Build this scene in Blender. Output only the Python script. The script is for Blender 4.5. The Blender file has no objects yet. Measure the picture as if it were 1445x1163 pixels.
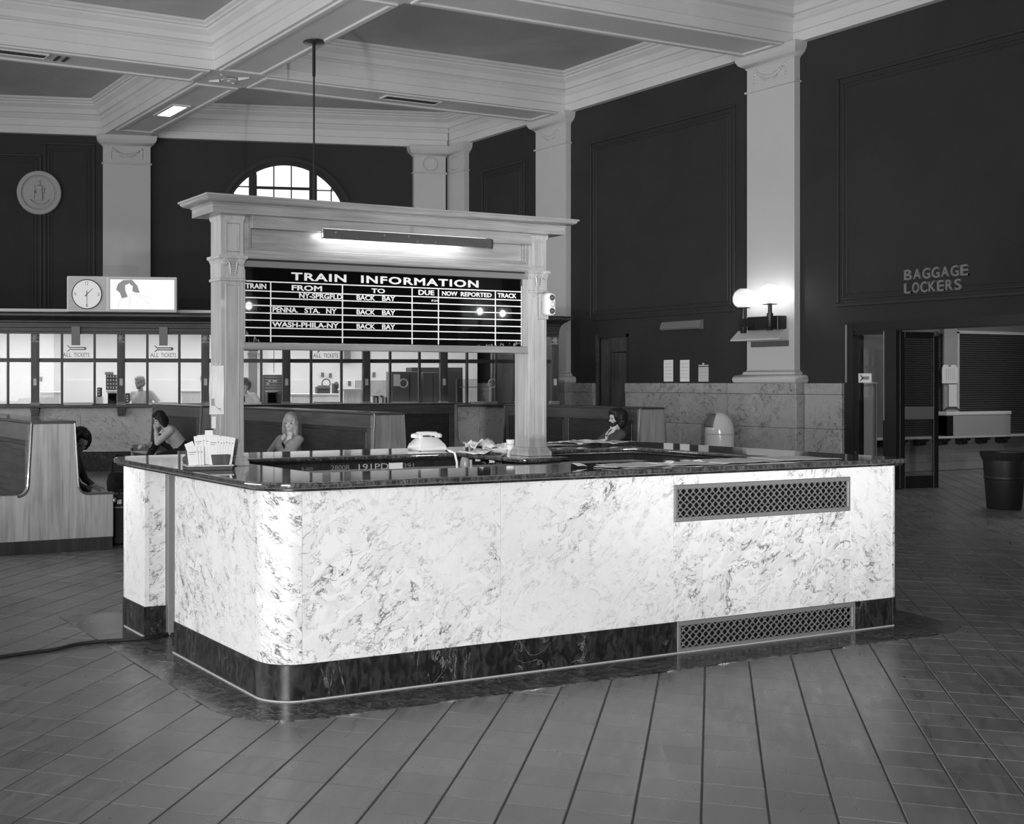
import bpy, bmesh, math, random
from mathutils import Vector, Matrix, noise
random.seed(7)
S = bpy.context.scene
COL = S.collection
R = math.radians

# ------------------------------------------------------------------ camera, world, lights, exposure
H = 1.55; FPX = 1745.0; CX = 410.0; CY = 540.0
FA = R(63.63)                                # heading of the lens, measured from +X
fx, fy = math.cos(FA), math.sin(FA); rx, ry = fy, -fx
cam_d = bpy.data.cameras.new('camera'); cam = bpy.data.objects.new('camera', cam_d); COL.objects.link(cam)
cam.location = (0, 0, H); cam.rotation_euler = (R(90), 0, FA - R(90))
cam_d.sensor_width = 36; cam_d.lens = FPX / 1445 * 36
cam_d.shift_x = (722.5 - CX) / 1445; cam_d.shift_y = (CY - 581.5) / 1445
cam_d.clip_end = 200; cam_d.clip_start = .05
S.camera = cam
S.view_settings.view_transform = 'Standard'; S.view_settings.look = 'None'
S.view_settings.gamma = 1; S.view_settings.use_curve_mapping = False
S.view_settings.exposure = 0.0
W = bpy.data.worlds.new('world'); S.world = W; W.use_nodes = True
W.node_tree.nodes['Background'].inputs[0].default_value = (1, 1, 1, 1)
W.node_tree.nodes['Background'].inputs[1].default_value = 0.3

def area(name, loc, target, sx, sy, power, spread=180):
    l = bpy.data.lights.new(name, 'AREA'); l.shape = 'RECTANGLE'; l.size = sx; l.size_y = sy; l.energy = power
    l.spread = R(spread)
    o = bpy.data.objects.new(name, l); COL.objects.link(o); o.location = loc
    d = Vector(target) - Vector(loc); o.rotation_euler = d.to_track_quat('-Z', 'Y').to_euler()
    return o
def point(name, loc, power, r=.05):
    l = bpy.data.lights.new(name, 'POINT'); l.energy = power; l.shadow_soft_size = r
    o = bpy.data.objects.new(name, l); COL.objects.link(o); o.location = loc
    return o
def spot(name, loc, target, power, deg, blend, r=.3):
    l = bpy.data.lights.new(name, 'SPOT'); l.energy = power; l.spot_size = R(deg); l.spot_blend = blend; l.shadow_soft_size = r
    o = bpy.data.objects.new(name, l); COL.objects.link(o); o.location = loc
    d = Vector(target) - Vector(loc); o.rotation_euler = d.to_track_quat('-Z', 'Y').to_euler()
    return o
spot('photo_flood', (-3.55, -5.76, 2.18), (5.2, 5.6, .85), 5600, 37, .9, .08)
spot('ceiling_fill', (3.0, -2.5, .3), (11.0, 15.0, 7.6), 3600, 50, 1.0, .1)  # added uplight to brighten the ceiling, not a lamp of the hall
spot('ceiling_fill_side', (-2.0, 6.5, .4), (9.0, 15.0, 7.6), 2900, 76, 1.0, .3)  # second added uplight, out of frame at left, lifts the nearer coffers
area('office_fluorescents', (9.6, 22.2, 2.74), (9.6, 22.2, 0), 12, 2.2, 230).rotation_euler = (0, 0, R(-17.87))
area('rear_fill', (-5.4, -6.6, 3.6), (-2.5, 0, 3.6), 6.6, 5.6, 1500)  # added broad fill light behind the camera, no known window there
area('side_fill', (-8.6, 14, 3.0), (0, 14, 3.0), 16, 4.6, 1300)  # invented soft source along the left wall, added as side fill

# ------------------------------------------------------------------ picture measurements -> places in the hall
def ray(x):
    u = (x - CX) / FPX; return fx + u * rx, fy + u * ry
def onz(x, y, z=0.0):
    Z = FPX * (H - z) / (y - CY); d = ray(x); return Vector((d[0] * Z, d[1] * Z, z))
def onX(x, y, X):
    d = ray(x); Z = X / d[0]; return Vector((X, d[1] * Z, H - (y - CY) * Z / FPX))
def onY(x, y, Y):
    d = ray(x); Z = Y / d[1]; return Vector((d[0] * Z, Y, H - (y - CY) * Z / FPX))
def onZ(x, y, Z):
    d = ray(x); return Vector((d[0] * Z, d[1] * Z, H - (y - CY) * Z / FPX))
def proj(p):
    Z = p[0] * fx + p[1] * fy; r = p[0] * rx + p[1] * ry
    return CX + FPX * r / Z, CY - FPX * (p[2] - H) / Z, Z

# ------------------------------------------------------------------ materials
MATS = {}
def new_mat(name, v=.5, rough=.5, spec=.5, metal=0, coat=0):
    m = bpy.data.materials.new(name); m.use_nodes = True
    b = m.node_tree.nodes['Principled BSDF']
    b.inputs['Base Color'].default_value = (v, v, v, 1); b.inputs['Roughness'].default_value = rough
    b.inputs['Specular IOR Level'].default_value = spec; b.inputs['Metallic'].default_value = metal
    b.inputs['Coat Weight'].default_value = coat
    MATS[name] = m
    return m, b, m.node_tree
def N(nt, t, **kw):
    n = nt.nodes.new(t)
    for k, v in kw.items():
        if k in n.inputs: n.inputs[k].default_value = v
        else: setattr(n, k, v)
    return n
def mathn(nt, op, a, b=None, c=None, clamp=False):
    n = nt.nodes.new('ShaderNodeMath'); n.operation = op; n.use_clamp = clamp
    for i, q in enumerate((a, b, c)):
        if q is None: continue
        if isinstance(q, (int, float)): n.inputs[i].default_value = q
        else: nt.links.new(q, n.inputs[i])
    return n.outputs[0]
def smooth(nt, x, lo, hi, a=0.0, b=1.0):
    n = nt.nodes.new('ShaderNodeMapRange'); n.interpolation_type = 'SMOOTHSTEP'
    nt.links.new(x, n.inputs[0])
    for i, q in enumerate((lo, hi, a, b)): n.inputs[i + 1].default_value = q
    return n.outputs[0]
def grey(nt, b, val):
    c = nt.nodes.new('ShaderNodeCombineColor')
    for i in range(3): nt.links.new(val, c.inputs[i])
    nt.links.new(c.outputs[0], b.inputs['Base Color'])
def coords(nt, rot=(0, 0, 0), scale=(1, 1, 1), rnd=40.0):
    g = nt.nodes.new('ShaderNodeNewGeometry'); oi = nt.nodes.new('ShaderNodeObjectInfo')
    v = nt.nodes.new('ShaderNodeVectorMath'); v.operation = 'MULTIPLY_ADD'
    cb = nt.nodes.new('ShaderNodeCombineXYZ')
    for i in range(3): nt.links.new(oi.outputs['Random'], cb.inputs[i])
    nt.links.new(cb.outputs[0], v.inputs[0]); v.inputs[1].default_value = (rnd, rnd * .7, rnd * 1.3)
    nt.links.new(g.outputs['Position'], v.inputs[2])
    mp = nt.nodes.new('ShaderNodeMapping'); mp.inputs['Rotation'].default_value = rot; mp.inputs['Scale'].default_value = scale
    nt.links.new(v.outputs[0], mp.inputs[0])
    return mp.outputs[0]
def noi(nt, co, scale, detail=4, dist=0.0, rough=.55):
    n = nt.nodes.new('ShaderNodeTexNoise'); nt.links.new(co, n.inputs['Vector'])
    n.inputs['Scale'].default_value = scale; n.inputs['Detail'].default_value = detail
    n.inputs['Distortion'].default_value = dist; n.inputs['Roughness'].default_value = rough
    return n.outputs['Fac']
def bump(nt, b, h, strength=.3, dist=.002):
    n = nt.nodes.new('ShaderNodeBump'); n.inputs['Strength'].default_value = strength; n.inputs['Distance'].default_value = dist
    nt.links.new(h, n.inputs['Height']); nt.links.new(n.outputs[0], b.inputs['Normal'])

def marble(name, base, vein, rough, sc=1.0, amount=1.0, rnd=40.0):
    m, b, nt = new_mat(name, base, rough)
    # each slab is cut with its veins leaning one way or the other
    oi = nt.nodes.new('ShaderNodeObjectInfo'); rz = nt.nodes.new('ShaderNodeVectorRotate'); rz.rotation_type = 'EULER_XYZ'
    co0 = coords(nt, rnd=rnd); nt.links.new(co0, rz.inputs['Vector'])
    ang = mathn(nt, 'MULTIPLY_ADD', mathn(nt, 'GREATER_THAN', mathn(nt, 'FRACT', mathn(nt, 'MULTIPLY', oi.outputs['Random'], 7.31)), .5), 1.5, -.75)
    cb = nt.nodes.new('ShaderNodeCombineXYZ'); nt.links.new(ang, cb.inputs[0]); nt.links.new(ang, cb.inputs[1]); nt.links.new(cb.outputs[0], rz.inputs['Rotation'])
    mp = nt.nodes.new('ShaderNodeMapping'); mp.inputs['Scale'].default_value = (1, 1, .46); nt.links.new(rz.outputs[0], mp.inputs[0]); co = mp.outputs[0]
    n1 = noi(nt, co, 4.6 * sc, 8, 1.1, .66); n2 = noi(nt, co, 10.5 * sc, 7, 1.3, .62); n3 = noi(nt, co, 1.5 * sc, 3, .5); n4 = noi(nt, co, 19 * sc, 4, .8)
    v1 = smooth(nt, mathn(nt, 'ABSOLUTE', mathn(nt, 'SUBTRACT', n1, .5)), 0.0, .022, 1, 0)
    v2 = smooth(nt, mathn(nt, 'ABSOLUTE', mathn(nt, 'SUBTRACT', n2, .5)), 0.0, .026, 1, 0)
    mask = smooth(nt, n3, .38, .60, .22, 1)
    mask2 = smooth(nt, n4, .40, .60, .12, 1)
    k = mathn(nt, 'MULTIPLY', mathn(nt, 'ADD', mathn(nt, 'MULTIPLY', v1, .75), mathn(nt, 'MULTIPLY', v2, .6), clamp=True), mathn(nt, 'MULTIPLY', mask, mask2))
    cloud = mathn(nt, 'MULTIPLY', smooth(nt, n2, .42, .68, 0, .20), mask)
    k = mathn(nt, 'ADD', mathn(nt, 'MULTIPLY', k, amount), cloud, clamp=True)
    val = mathn(nt, 'MULTIPLY_ADD', k, vein - base, base)
    grey(nt, b, val)
    return m
marble('white_marble', .77, .12, .32, 1.0, 1.3)
marble('wall_marble', .34, .05, .4, .8, 1.2)
marble('ticket_marble', .46, .10, .35, .6, .9)
def dark_marble(name, base, light, rough, sc=1.0):
    m, b, nt = new_mat(name, base, rough)
    co = coords(nt, (R(20), R(60), R(15)), (1, 1, .5))
    n1 = noi(nt, co, 4.5 * sc, 6, 2.2, .6); n2 = noi(nt, co, 22 * sc, 5, 1.2); n3 = noi(nt, co, 2.2 * sc, 3, 1.0)
    v = smooth(nt, mathn(nt, 'ABSOLUTE', mathn(nt, 'SUBTRACT', n1, .5)), 0, .012, 1, 0)
    w = smooth(nt, n3, .5, .62, 0, 1)
    c = smooth(nt, n2, .35, .7, base * .45, base * 1.9)
    val = mathn(nt, 'MULTIPLY_ADD', mathn(nt, 'MULTIPLY', v, w), light, c)
    grey(nt, b, val)
    return m
dark_marble('dark_marble', .020, .14, .3)
dark_marble('dark_marble_top', .06, .14, .09, 1.6)
MATS['dark_marble_top'].node_tree.nodes['Principled BSDF'].inputs['Coat Weight'].default_value = 1.0
MATS['dark_marble_top'].node_tree.nodes['Principled BSDF'].inputs['Coat Roughness'].default_value = .05
MATS['dark_marble_top'].node_tree.nodes['Principled BSDF'].inputs['Coat IOR'].default_value = 1.9
MATS['dark_marble_top'].node_tree.nodes['Principled BSDF'].inputs['Specular IOR Level'].default_value = .9
dark_marble('border_marble', .075, .22, .2, .8)
def wood(name, v, rough=.4, vertical=True, contrast=.3, coat=.0, gs=1.0):
    m, b, nt = new_mat(name, v, rough, coat=coat)
    co = coords(nt, (0, 0, 0), (14 * gs, 14 * gs, .8 * gs) if vertical else (1.0, 1.0, 16), 9)
    n1 = noi(nt, co, 2.2, 4, .8); co2 = coords(nt, (0, 0, 0), (1, 1, 1), 9); n2 = noi(nt, co2, 1.6, 3, .5)
    f = mathn(nt, 'ADD', smooth(nt, n1, .3, .7, -contrast, contrast), smooth(nt, n2, .3, .7, -contrast * .6, contrast * .6))
    grey(nt, b, mathn(nt, 'MULTIPLY_ADD', f, v, v))
    bump(nt, b, n1, .08, .001)
    return m
wood('board_wood', .32, .34, contrast=.16, coat=.15)
wood('board_wood_cross', .24, .30, vertical=False, contrast=.16, coat=.2)
wood('bench_end_wood', .23, .5, contrast=.22, gs=.8)
wood('bench_dark_wood', .022, .45, vertical=False, contrast=.35)
wood('bench_rail_wood', .06, .35, vertical=False, contrast=.2, coat=.1)
wood('screen_wood', .06, .45, contrast=.3)
wood('screen_wood_cross', .03, .4, vertical=False, contrast=.3)
wood('door_wood', .045, .5, contrast=.3)
wood('cabinet_wood', .02, .4, contrast=.3)
def plaster(name, v, rough=.7, var=.12, sc=.7):
    m, b, nt = new_mat(name, v, rough, .3)
    co = coords(nt, rnd=0); n1 = noi(nt, co, sc, 4, .6); n2 = noi(nt, co, 60, 3)
    grey(nt, b, smooth(nt, n1, .3, .7, v * (1 - var), v * (1 + var))); bump(nt, b, n2, .08, .001)
    return m
plaster('dark_wall', .026, .7, .12)
plaster('dark_mould', .028, .5, .05)
plaster('cream_plaster', .58, .6, .04)
plaster('ceiling_plaster', .38, .7, .12, .5)
plaster('pilaster_paint', .48, .5, .03)
plaster('office_wall', .78, .7, .02)
plaster('shelf_paint', .3, .6, .1)
def tile_mat():
    m, b, nt = new_mat('quarry_tile', .13, .36)
    g = nt.nodes.new('ShaderNodeNewGeometry')
    mp = nt.nodes.new('ShaderNodeMapping'); mp.vector_type = 'POINT'; mp.inputs['Rotation'].default_value = (0, 0, R(-44.8))
    nt.links.new(g.outputs['Position'], mp.inputs[0])
    sx = nt.nodes.new('ShaderNodeSeparateXYZ'); nt.links.new(mp.outputs[0], sx.inputs[0])
    u = mathn(nt, 'FLOOR', mathn(nt, 'DIVIDE', mathn(nt, 'SUBTRACT', sx.outputs[0], 4.809), .2355))
    v = mathn(nt, 'FLOOR', mathn(nt, 'DIVIDE', mathn(nt, 'SUBTRACT', sx.outputs[1], .037), .2295))
    cb = nt.nodes.new('ShaderNodeCombineXYZ'); nt.links.new(u, cb.inputs[0]); nt.links.new(v, cb.inputs[1])
    wn = nt.nodes.new('ShaderNodeTexWhiteNoise'); wn.noise_dimensions = '2D'; nt.links.new(cb.outputs[0], wn.inputs['Vector'])
    mp2 = nt.nodes.new('ShaderNodeMapping'); mp2.inputs['Scale'].default_value = (1, 6, 1); nt.links.new(mp.outputs[0], mp2.inputs[0])
    n1 = noi(nt, mp2.outputs[0], 3.2, 5, .8); n2 = noi(nt, g.outputs['Position'], .9, 4, .8)
    val = mathn(nt, 'MULTIPLY_ADD', wn.outputs['Value'], .035, .145)
    val = mathn(nt, 'MULTIPLY', val, smooth(nt, n1, .25, .75, .84, 1.16)); val = mathn(nt, 'MULTIPLY', val, smooth(nt, n2, .3, .7, .88, 1.12))
    grey(nt, b, val)
    nt.links.new(smooth(nt, n1, .3, .7, .27, .42), b.inputs['Roughness']); bump(nt, b, n1, .04, .001)
tile_mat()
new_mat('grout', .055, .8)
new_mat('caulk', .42, .6)
new_mat('metal_dark', .02, .35, metal=.3)
new_mat('bronze', .26, .5, metal=.4)
new_mat('metal_bright', .55, .3, metal=.9)
new_mat('dented_steel', .30, .30, metal=.85)
new_mat('black', .006, .5)
new_mat('black_glass', .003, .025, .5)
new_mat('white_paint', .8, .5)
new_mat('white_plastic', .82, .25)
new_mat('white_enamel', .72, .15, coat=.5)
new_mat('paper', .72, .8)
new_mat('paper_grey', .5, .8)
new_mat('ink', .06, .7)
new_mat('pale_ink', .3, .7)
new_mat('seal_relief', .36, .6)
new_mat('signage_grey', .17, .6)
new_mat('grey_metal', .16, .45)
new_mat('chest_grey', .34, .5)
new_mat('pale_metal', .5, .4)
new_mat('charcoal', .05, .5)
new_mat('locker_grey', .12, .4)
new_mat('cloth_dark', .012, .85)
new_mat('cloth_black', .008, .9)
new_mat('cloth_white', .7, .85)
new_mat('cloth_pale', .5, .9)
new_mat('cloth_grey', .25, .9)
new_mat('cloth_mid', .07, .9)
new_mat('skin', .42, .6)
new_mat('skin_pale', .45, .6)
new_mat('hair_dark', .008, .6)
new_mat('hair_fair', .27, .6)
new_mat('hair_grey', .12, .6)
new_mat('rubber', .012, .5)
new_mat('chalk', .35, .9)
new_mat('tile_wall', .30, .35)
new_mat('shutter', .012, .5)
new_mat('eye', .03, .2)
def emit(name, v, s):
    m, b, nt = new_mat(name, v)
    b.inputs['Emission Color'].default_value = (1, 1, 1, 1); b.inputs['Emission Strength'].default_value = s
emit('lit_tube', .9, 22.0)
emit('lit_bulb', .9, 50.0)
emit('lit_panel', .9, 1.6)
emit('lit_sign', .2, .85)
emit('lit_sign_grey', .2, .12)
emit('lit_clock', .3, .45)
emit('sky_pane', .5, 0.82)
emit('lit_globe', .7, .5)
def glass(name, mixv=.12, rough=.03, tint=.97):
    m = bpy.data.materials.new(name); m.use_nodes = True; nt = m.node_tree; nt.nodes.clear()
    o = nt.nodes.new('ShaderNodeOutputMaterial'); t = nt.nodes.new('ShaderNodeBsdfTransparent'); g = nt.nodes.new('ShaderNodeBsdfGlossy')
    t.inputs[0].default_value = (tint, tint, tint, 1); g.inputs['Roughness'].default_value = rough
    mx = nt.nodes.new('ShaderNodeMixShader'); fr = nt.nodes.new('ShaderNodeFresnel'); fr.inputs[0].default_value = 1.45
    k = mathn(nt, 'MULTIPLY', fr.outputs[0], mixv * 6, clamp=True)
    nt.links.new(k, mx.inputs[0]); nt.links.new(t.outputs[0], mx.inputs[1]); nt.links.new(g.outputs[0], mx.inputs[2]); nt.links.new(mx.outputs[0], o.inputs[0])
    MATS[name] = m
glass('clear_glass', .05, 0.0)
glass('smoked_glass', .06, .0, .8)
m = bpy.data.materials.new('globe_glass'); m.use_nodes = True; nt = m.node_tree; nt.nodes.clear()
o = nt.nodes.new('ShaderNodeOutputMaterial'); t = nt.nodes.new('ShaderNodeBsdfTransparent'); g = nt.nodes.new('ShaderNodeBsdfTranslucent')
g.inputs[0].default_value = (.95, .95, .95, 1); mx = nt.nodes.new('ShaderNodeMixShader'); mx.inputs[0].default_value = .16
nt.links.new(t.outputs[0], mx.inputs[1]); nt.links.new(g.outputs[0], mx.inputs[2]); nt.links.new(mx.outputs[0], o.inputs[0]); MATS['globe_glass'] = m

# ------------------------------------------------------------------ builders
I4 = Matrix.Identity(4)
class MB:
    def __init__(s, M=None): s.v = []; s.f = []; s.M = M or I4; s.mi = []; s.cur = 0
    def add(s, vs, fs):
        k = len(s.v); s.v += [s.M @ Vector(p) for p in vs]; s.f += [tuple(i + k for i in f) for f in fs]; s.mi += [s.cur] * len(fs)
        return s
    def box(s, x0, y0, z0, x1, y1, z1):
        x0, x1 = sorted((x0, x1)); y0, y1 = sorted((y0, y1)); z0, z1 = sorted((z0, z1))
        return s.add([(x0,y0,z0),(x1,y0,z0),(x1,y1,z0),(x0,y1,z0),(x0,y0,z1),(x1,y0,z1),(x1,y1,z1),(x0,y1,z1)],
              [(0,3,2,1),(4,5,6,7),(0,1,5,4),(1,2,6,5),(2,3,7,6),(3,0,4,7)])
    def loft(s, x0, y0, x1, y1, prof):
        """rectangle grown by off at height z, stacked"""
        vs = []
        for off, z in prof: vs += [(x0-off,y0-off,z),(x1+off,y0-off,z),(x1+off,y1+off,z),(x0-off,y1+off,z)]
        n = len(prof); fs = [(3,2,1,0), tuple(4*(n-1)+i for i in range(4))]
        for k in range(n-1):
            for i in range(4): j = (i+1) % 4; fs.append((4*k+i, 4*k+j, 4*k+4+j, 4*k+4+i))
        return s.add(vs, fs)
    def loops(s, rings, cap=True):
        n = len(rings[0]); vs = [p for r in rings for p in r]; fs = []
        for k in range(len(rings)-1):
            for i in range(n): j = (i+1) % n; fs.append((n*k+i, n*k+j, n*k+n+j, n*k+n+i))
        if cap: fs += [tuple(reversed(range(n))), tuple(n*(len(rings)-1)+i for i in range(n))]
        return s.add(vs, fs)
    def lathe(s, prof, c=(0,0,0), n=20, axis='Z', cap=True):
        rings = []
        for r, z in prof:
            ring = []
            for i in range(n):
                a = 2*math.pi*i/n; p = (r*math.cos(a), r*math.sin(a), z)
                if axis == 'X': p = (p[2], p[0], p[1])
                if axis == 'Y': p = (p[0], p[2], p[1])
                ring.append((c[0]+p[0], c[1]+p[1], c[2]+p[2]))
            rings.append(ring)
        return s.loops(rings, cap)
    def tube(s, pts, r, n=8):
        pts = [Vector(p) for p in pts]; rr = r if isinstance(r, (list, tuple)) else [r]*len(pts); rings = []
        for i, p in enumerate(pts):
            d = (pts[min(i+1, len(pts)-1)] - pts[max(i-1, 0)]).normalized()
            a = d.cross(Vector((0,0,1)));  a = Vector((1,0,0)) if a.length < 1e-3 else a.normalized(); b = d.cross(a)
            rings.append([p + (a*math.cos(2*math.pi*k/n) + b*math.sin(2*math.pi*k/n))*rr[i] for k in range(n)])
        return s.loops(rings)
    def ball(s, c, r, n=10, sx=1, sy=1, sz=1):
        prof = [(max(1e-4, math.sin(math.pi*i/n)), -math.cos(math.pi*i/n)) for i in range(n+1)]
        rings = [[(c[0]+q*r*sx*math.cos(2*math.pi*k/(2*n)), c[1]+q*r*sy*math.sin(2*math.pi*k/(2*n)), c[2]+z*r*sz) for k in range(2*n)] for q, z in prof]
        return s.loops(rings)
    def prism(s, poly, a, b, plane='XZ'):
        """extrude a 2-D outline: XZ outline along Y, YZ outline along X, XY outline along Z"""
        f = {'XZ': lambda p, q: (p[0], q, p[1]), 'YZ': lambda p, q: (q, p[0], p[1]), 'XY': lambda p, q: (p[0], p[1], q)}[plane]
        return s.loops([[f(p, a) for p in poly], [f(p, b) for p in poly]])
    def build(s, name, mat, parent=None, bevel=0, smooth_ang=None, seg=1):
        me = bpy.data.meshes.new(name); me.from_pydata([tuple(v) for v in s.v], [], s.f)
        mats = mat if isinstance(mat, (list, tuple)) else [mat]
        for q in mats: me.materials.append(MATS[q])
        if len(mats) > 1: me.polygons.foreach_set('material_index', s.mi)
        bm = bmesh.new(); bm.from_mesh(me)
        bmesh.ops.recalc_face_normals(bm, faces=bm.faces)
        if bevel:
            ed = [e for e in bm.edges if len(e.link_faces) == 2 and e.calc_face_angle(0) > R(40)]
            bmesh.ops.bevel(bm, geom=ed, offset=bevel, segments=seg, affect='EDGES', profile=.6, clamp_overlap=True)
        if smooth_ang:
            for f in bm.faces: f.smooth = True
            for e in bm.edges:
                if len(e.link_faces) == 2 and e.calc_face_angle(0) > R(smooth_ang): e.smooth = False
        bm.to_mesh(me); bm.free()
        return link(name, me, parent)
def world_base(p):
    v = Vector((0, 0, 0))
    while p is not None: v += p.location; p = p.parent
    return v
def link(name, me, parent=None):
    """local origin at the part's centre so that copies and pivots make sense"""
    if len(me.vertices):
        c = sum((v.co for v in me.vertices), Vector()) / len(me.vertices)
        me.transform(Matrix.Translation(-c))
    else: c = Vector((0,0,0))
    o = bpy.data.objects.new(name, me); COL.objects.link(o)
    o.parent = parent; o.location = c - (world_base(parent) if parent else Vector((0,0,0)))
    return o
def root(name, loc, label=None, cat=None, group=None, kind=None):
    o = bpy.data.objects.new(name, None); COL.objects.link(o); o.location = loc; o.empty_display_size = .1
    return tag(o, label, cat, group, kind)
def tag(o, label=None, cat=None, group=None, kind=None):
    if label: o['label'] = label
    if cat: o['category'] = cat
    if group: o['group'] = group
    if kind: o['kind'] = kind
    return o
def plate(name, mat, loops_, z0, z1, parent=None, bevel=0.0, M=None, seg=2):
    """flat shape with holes, from closed outlines"""
    cu = bpy.data.curves.new(name, 'CURVE'); cu.dimensions = '2D'; cu.fill_mode = 'BOTH'
    cu.extrude = (z1 - z0) / 2 - bevel; cu.bevel_depth = bevel; cu.bevel_resolution = seg
    if bevel: cu.offset = -bevel
    for lp in loops_:
        sp = cu.splines.new('POLY'); sp.points.add(len(lp) - 1); sp.use_cyclic_u = True
        for i, p in enumerate(lp): sp.points[i].co = (p[0], p[1], 0, 1)
    t = bpy.data.objects.new('tmp', cu); COL.objects.link(t)
    dg = bpy.context.evaluated_depsgraph_get(); me = bpy.data.meshes.new_from_object(t.evaluated_get(dg)); bpy.data.objects.remove(t)
    me.name = name; me.materials.clear(); me.materials.append(MATS[mat]); me.transform(Matrix.Translation((0, 0, (z0 + z1) / 2)))
    if M: me.transform(M)
    return link(name, me, parent)
def rrect(x0, y0, x1, y1, r=(0, 0, 0, 0), n=8):
    """corners in order (x0,y0) (x1,y0) (x1,y1) (x0,y1)"""
    out = []
    for (cx, cy, sx, sy, a0), q in zip(((x0,y0,1,1,180),(x1,y0,-1,1,270),(x1,y1,-1,-1,0),(x0,y1,1,-1,90)), r):
        if q <= 0: out.append((cx, cy)); continue
        ox, oy = cx + sx*q, cy + sy*q
        for i in range(n+1): a = R(a0 + 90*i/n); out.append((ox + q*math.cos(a), oy + q*math.sin(a)))
    return out
def text(name, s, mat, w, h, M, parent, depth=.002, spacing=1.0, bold=0.0, serif=False):
    """letters fitted to a w x h box, lower-left corner at the origin of M, facing M's +Z"""
    cu = bpy.data.curves.new(name, 'FONT'); cu.body = s; cu.extrude = .01; cu.space_character = spacing; cu.offset = bold
    cu.resolution_u = 3
    t = bpy.data.objects.new('tmp', cu); COL.objects.link(t)
    dg = bpy.context.evaluated_depsgraph_get(); me = bpy.data.meshes.new_from_object(t.evaluated_get(dg)); bpy.data.objects.remove(t)
    xs = [v.co.x for v in me.vertices]; ys = [v.co.y for v in me.vertices]
    x0, x1, y0, y1 = min(xs), max(xs), min(ys), max(ys)
    for v in me.vertices:
        v.co = ((v.co.x-x0)/(x1-x0)*w, (v.co.y-y0)/(y1-y0)*h, v.co.z/.01*depth/2 + depth/2)
    me.materials.clear(); me.materials.append(MATS[mat]); me.transform(M)
    return link(name, me, parent)
def frameM(o, ex, ez):
    ex = Vector(ex).normalized(); ez = Vector(ez).normalized(); ey = ez.cross(ex)
    return Matrix(((ex.x, ey.x, ez.x, o[0]), (ex.y, ey.y, ez.y, o[1]), (ex.z, ey.z, ez.z, o[2]), (0,0,0,1)))
def copy_tree(o, parent=None):
    c = o.copy(); COL.objects.link(c); c.parent = parent
    for ch in [q for q in bpy.data.objects if q.parent == o]: copy_tree(ch, c)
    return c

# ------------------------------------------------------------------ key places of the hall (metres)
WX = 15.70           # face of pilasters and cornice on the right wall; the wall itself lies .12 behind
ZC = 6.88            # underside of the entablature and beams
ZP = 7.60            # coffer panels
YF, XL, XR, YK = 5.35, 2.55, 7.0, 7.68       # information counter: front, left, right, rear
BP, BQ = Vector((6.666, 26.145, 0)), Vector((15.55, 23.559, 0))      # rear wall pilaster line
SP, SQ = Vector((5.457, 21.27, 0)), Vector((14.604, 18.32, 0))       # ticket screen line
def lineM(P, Q):
    e = (Q - P).normalized(); n = Vector((-e.y, e.x, 0))
    return Matrix(((e.x, n.x, 0, P.x), (e.y, n.y, 0, P.y), (0, 0, 1, 0), (0, 0, 0, 1)))
MBK = lineM(BP, BQ); MSC = lineM(SP, SQ)      # local x runs along the wall, local y goes behind it
def on_plane(M, px, py, t=0.0):
    """point of a wall plane (t behind it) seen at a place of the photograph, in that wall's own s, z"""
    d = ray(px); e = M.col[0]; n = M.col[1]; o = M.col[3]
    ox, oy = o.x + n.x*t, o.y + n.y*t
    Z = (ox*e.y - oy*e.x) / (d[0]*e.y - d[1]*e.x)
    s_ = (Z*d[0] - ox)*e.x + (Z*d[1] - oy)*e.y
    return s_, H - (py - CY)*Z/FPX

# ------------------------------------------------------------------ floor
floor = tag(MB().box(-9, -7, -.10, 27, 28, -.004).build('floor', 'grout'), kind='structure')
U0, DU, V0, DV = 4.809, .2355, .037, .2295
ca, sa = math.cos(R(44.8)), math.sin(R(44.8))
def uv2xy(u, v): return u*ca - v*sa, u*sa + v*ca
cells = []
for i in range(-60, 130):
    for j in range(-110, 110):
        u, v = U0 + (i + .5)*DU, V0 + (j + .5)*DV; x, y = uv2xy(u, v)
        if not (-7 < x < 26.5 and .5 < y < 27): continue
        if XL + .15 < x < XR - .1 and YF + .15 < y < YK - .1: continue
        Z = x*fx + y*fy
        if Z < 2: continue
        px, py, Z = proj((x, y, 0))
        if px < -500 or px > 1900: continue
        inside = (2.35 < x < 7.3 and 5.12 < y < 7.9)
        cells.append((Z if (-20 < px < 1465 and py < 1180 and not inside) else 1e3 + Z, x, y, i, j))
cells.sort()
tm = bpy.data.meshes.new('floor_tile'); hu, hv = DU/2 - .0016, DV/2 - .0040; bv = .0022
vs = [(-hu,-hv,-.006),(hu,-hv,-.006),(hu,hv,-.006),(-hu,hv,-.006),(-hu,-hv,-.002),(hu,-hv,-.002),(hu,hv,-.002),(-hu,hv,-.002),
      (-hu+bv,-hv+bv,0),(hu-bv,-hv+bv,0),(hu-bv,hv-bv,0),(-hu+bv,hv-bv,0)]
fs = [(8,9,10,11)] + [(4+k, 4+(k+1)%4, 8+(k+1)%4, 8+k) for k in range(4)] + [(k, (k+1)%4, 4+(k+1)%4, 4+k) for k in range(4)]
tm.from_pydata(vs, [], fs); tm.materials.append(MATS['quarry_tile'])
fb = world_base(floor)
for n_, (Z, x, y, i, j) in enumerate(cells[:300]):
    o = bpy.data.objects.new('floor_tile', tm); COL.objects.link(o); o.parent = floor
    o.location = Vector((x, y, random.uniform(-.0006, .0006))) - fb
    o.rotation_euler = (random.gauss(0, .0016), random.gauss(0, .0016), R(44.8) + random.gauss(0, .002))
V_, F_ = [], []
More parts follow.
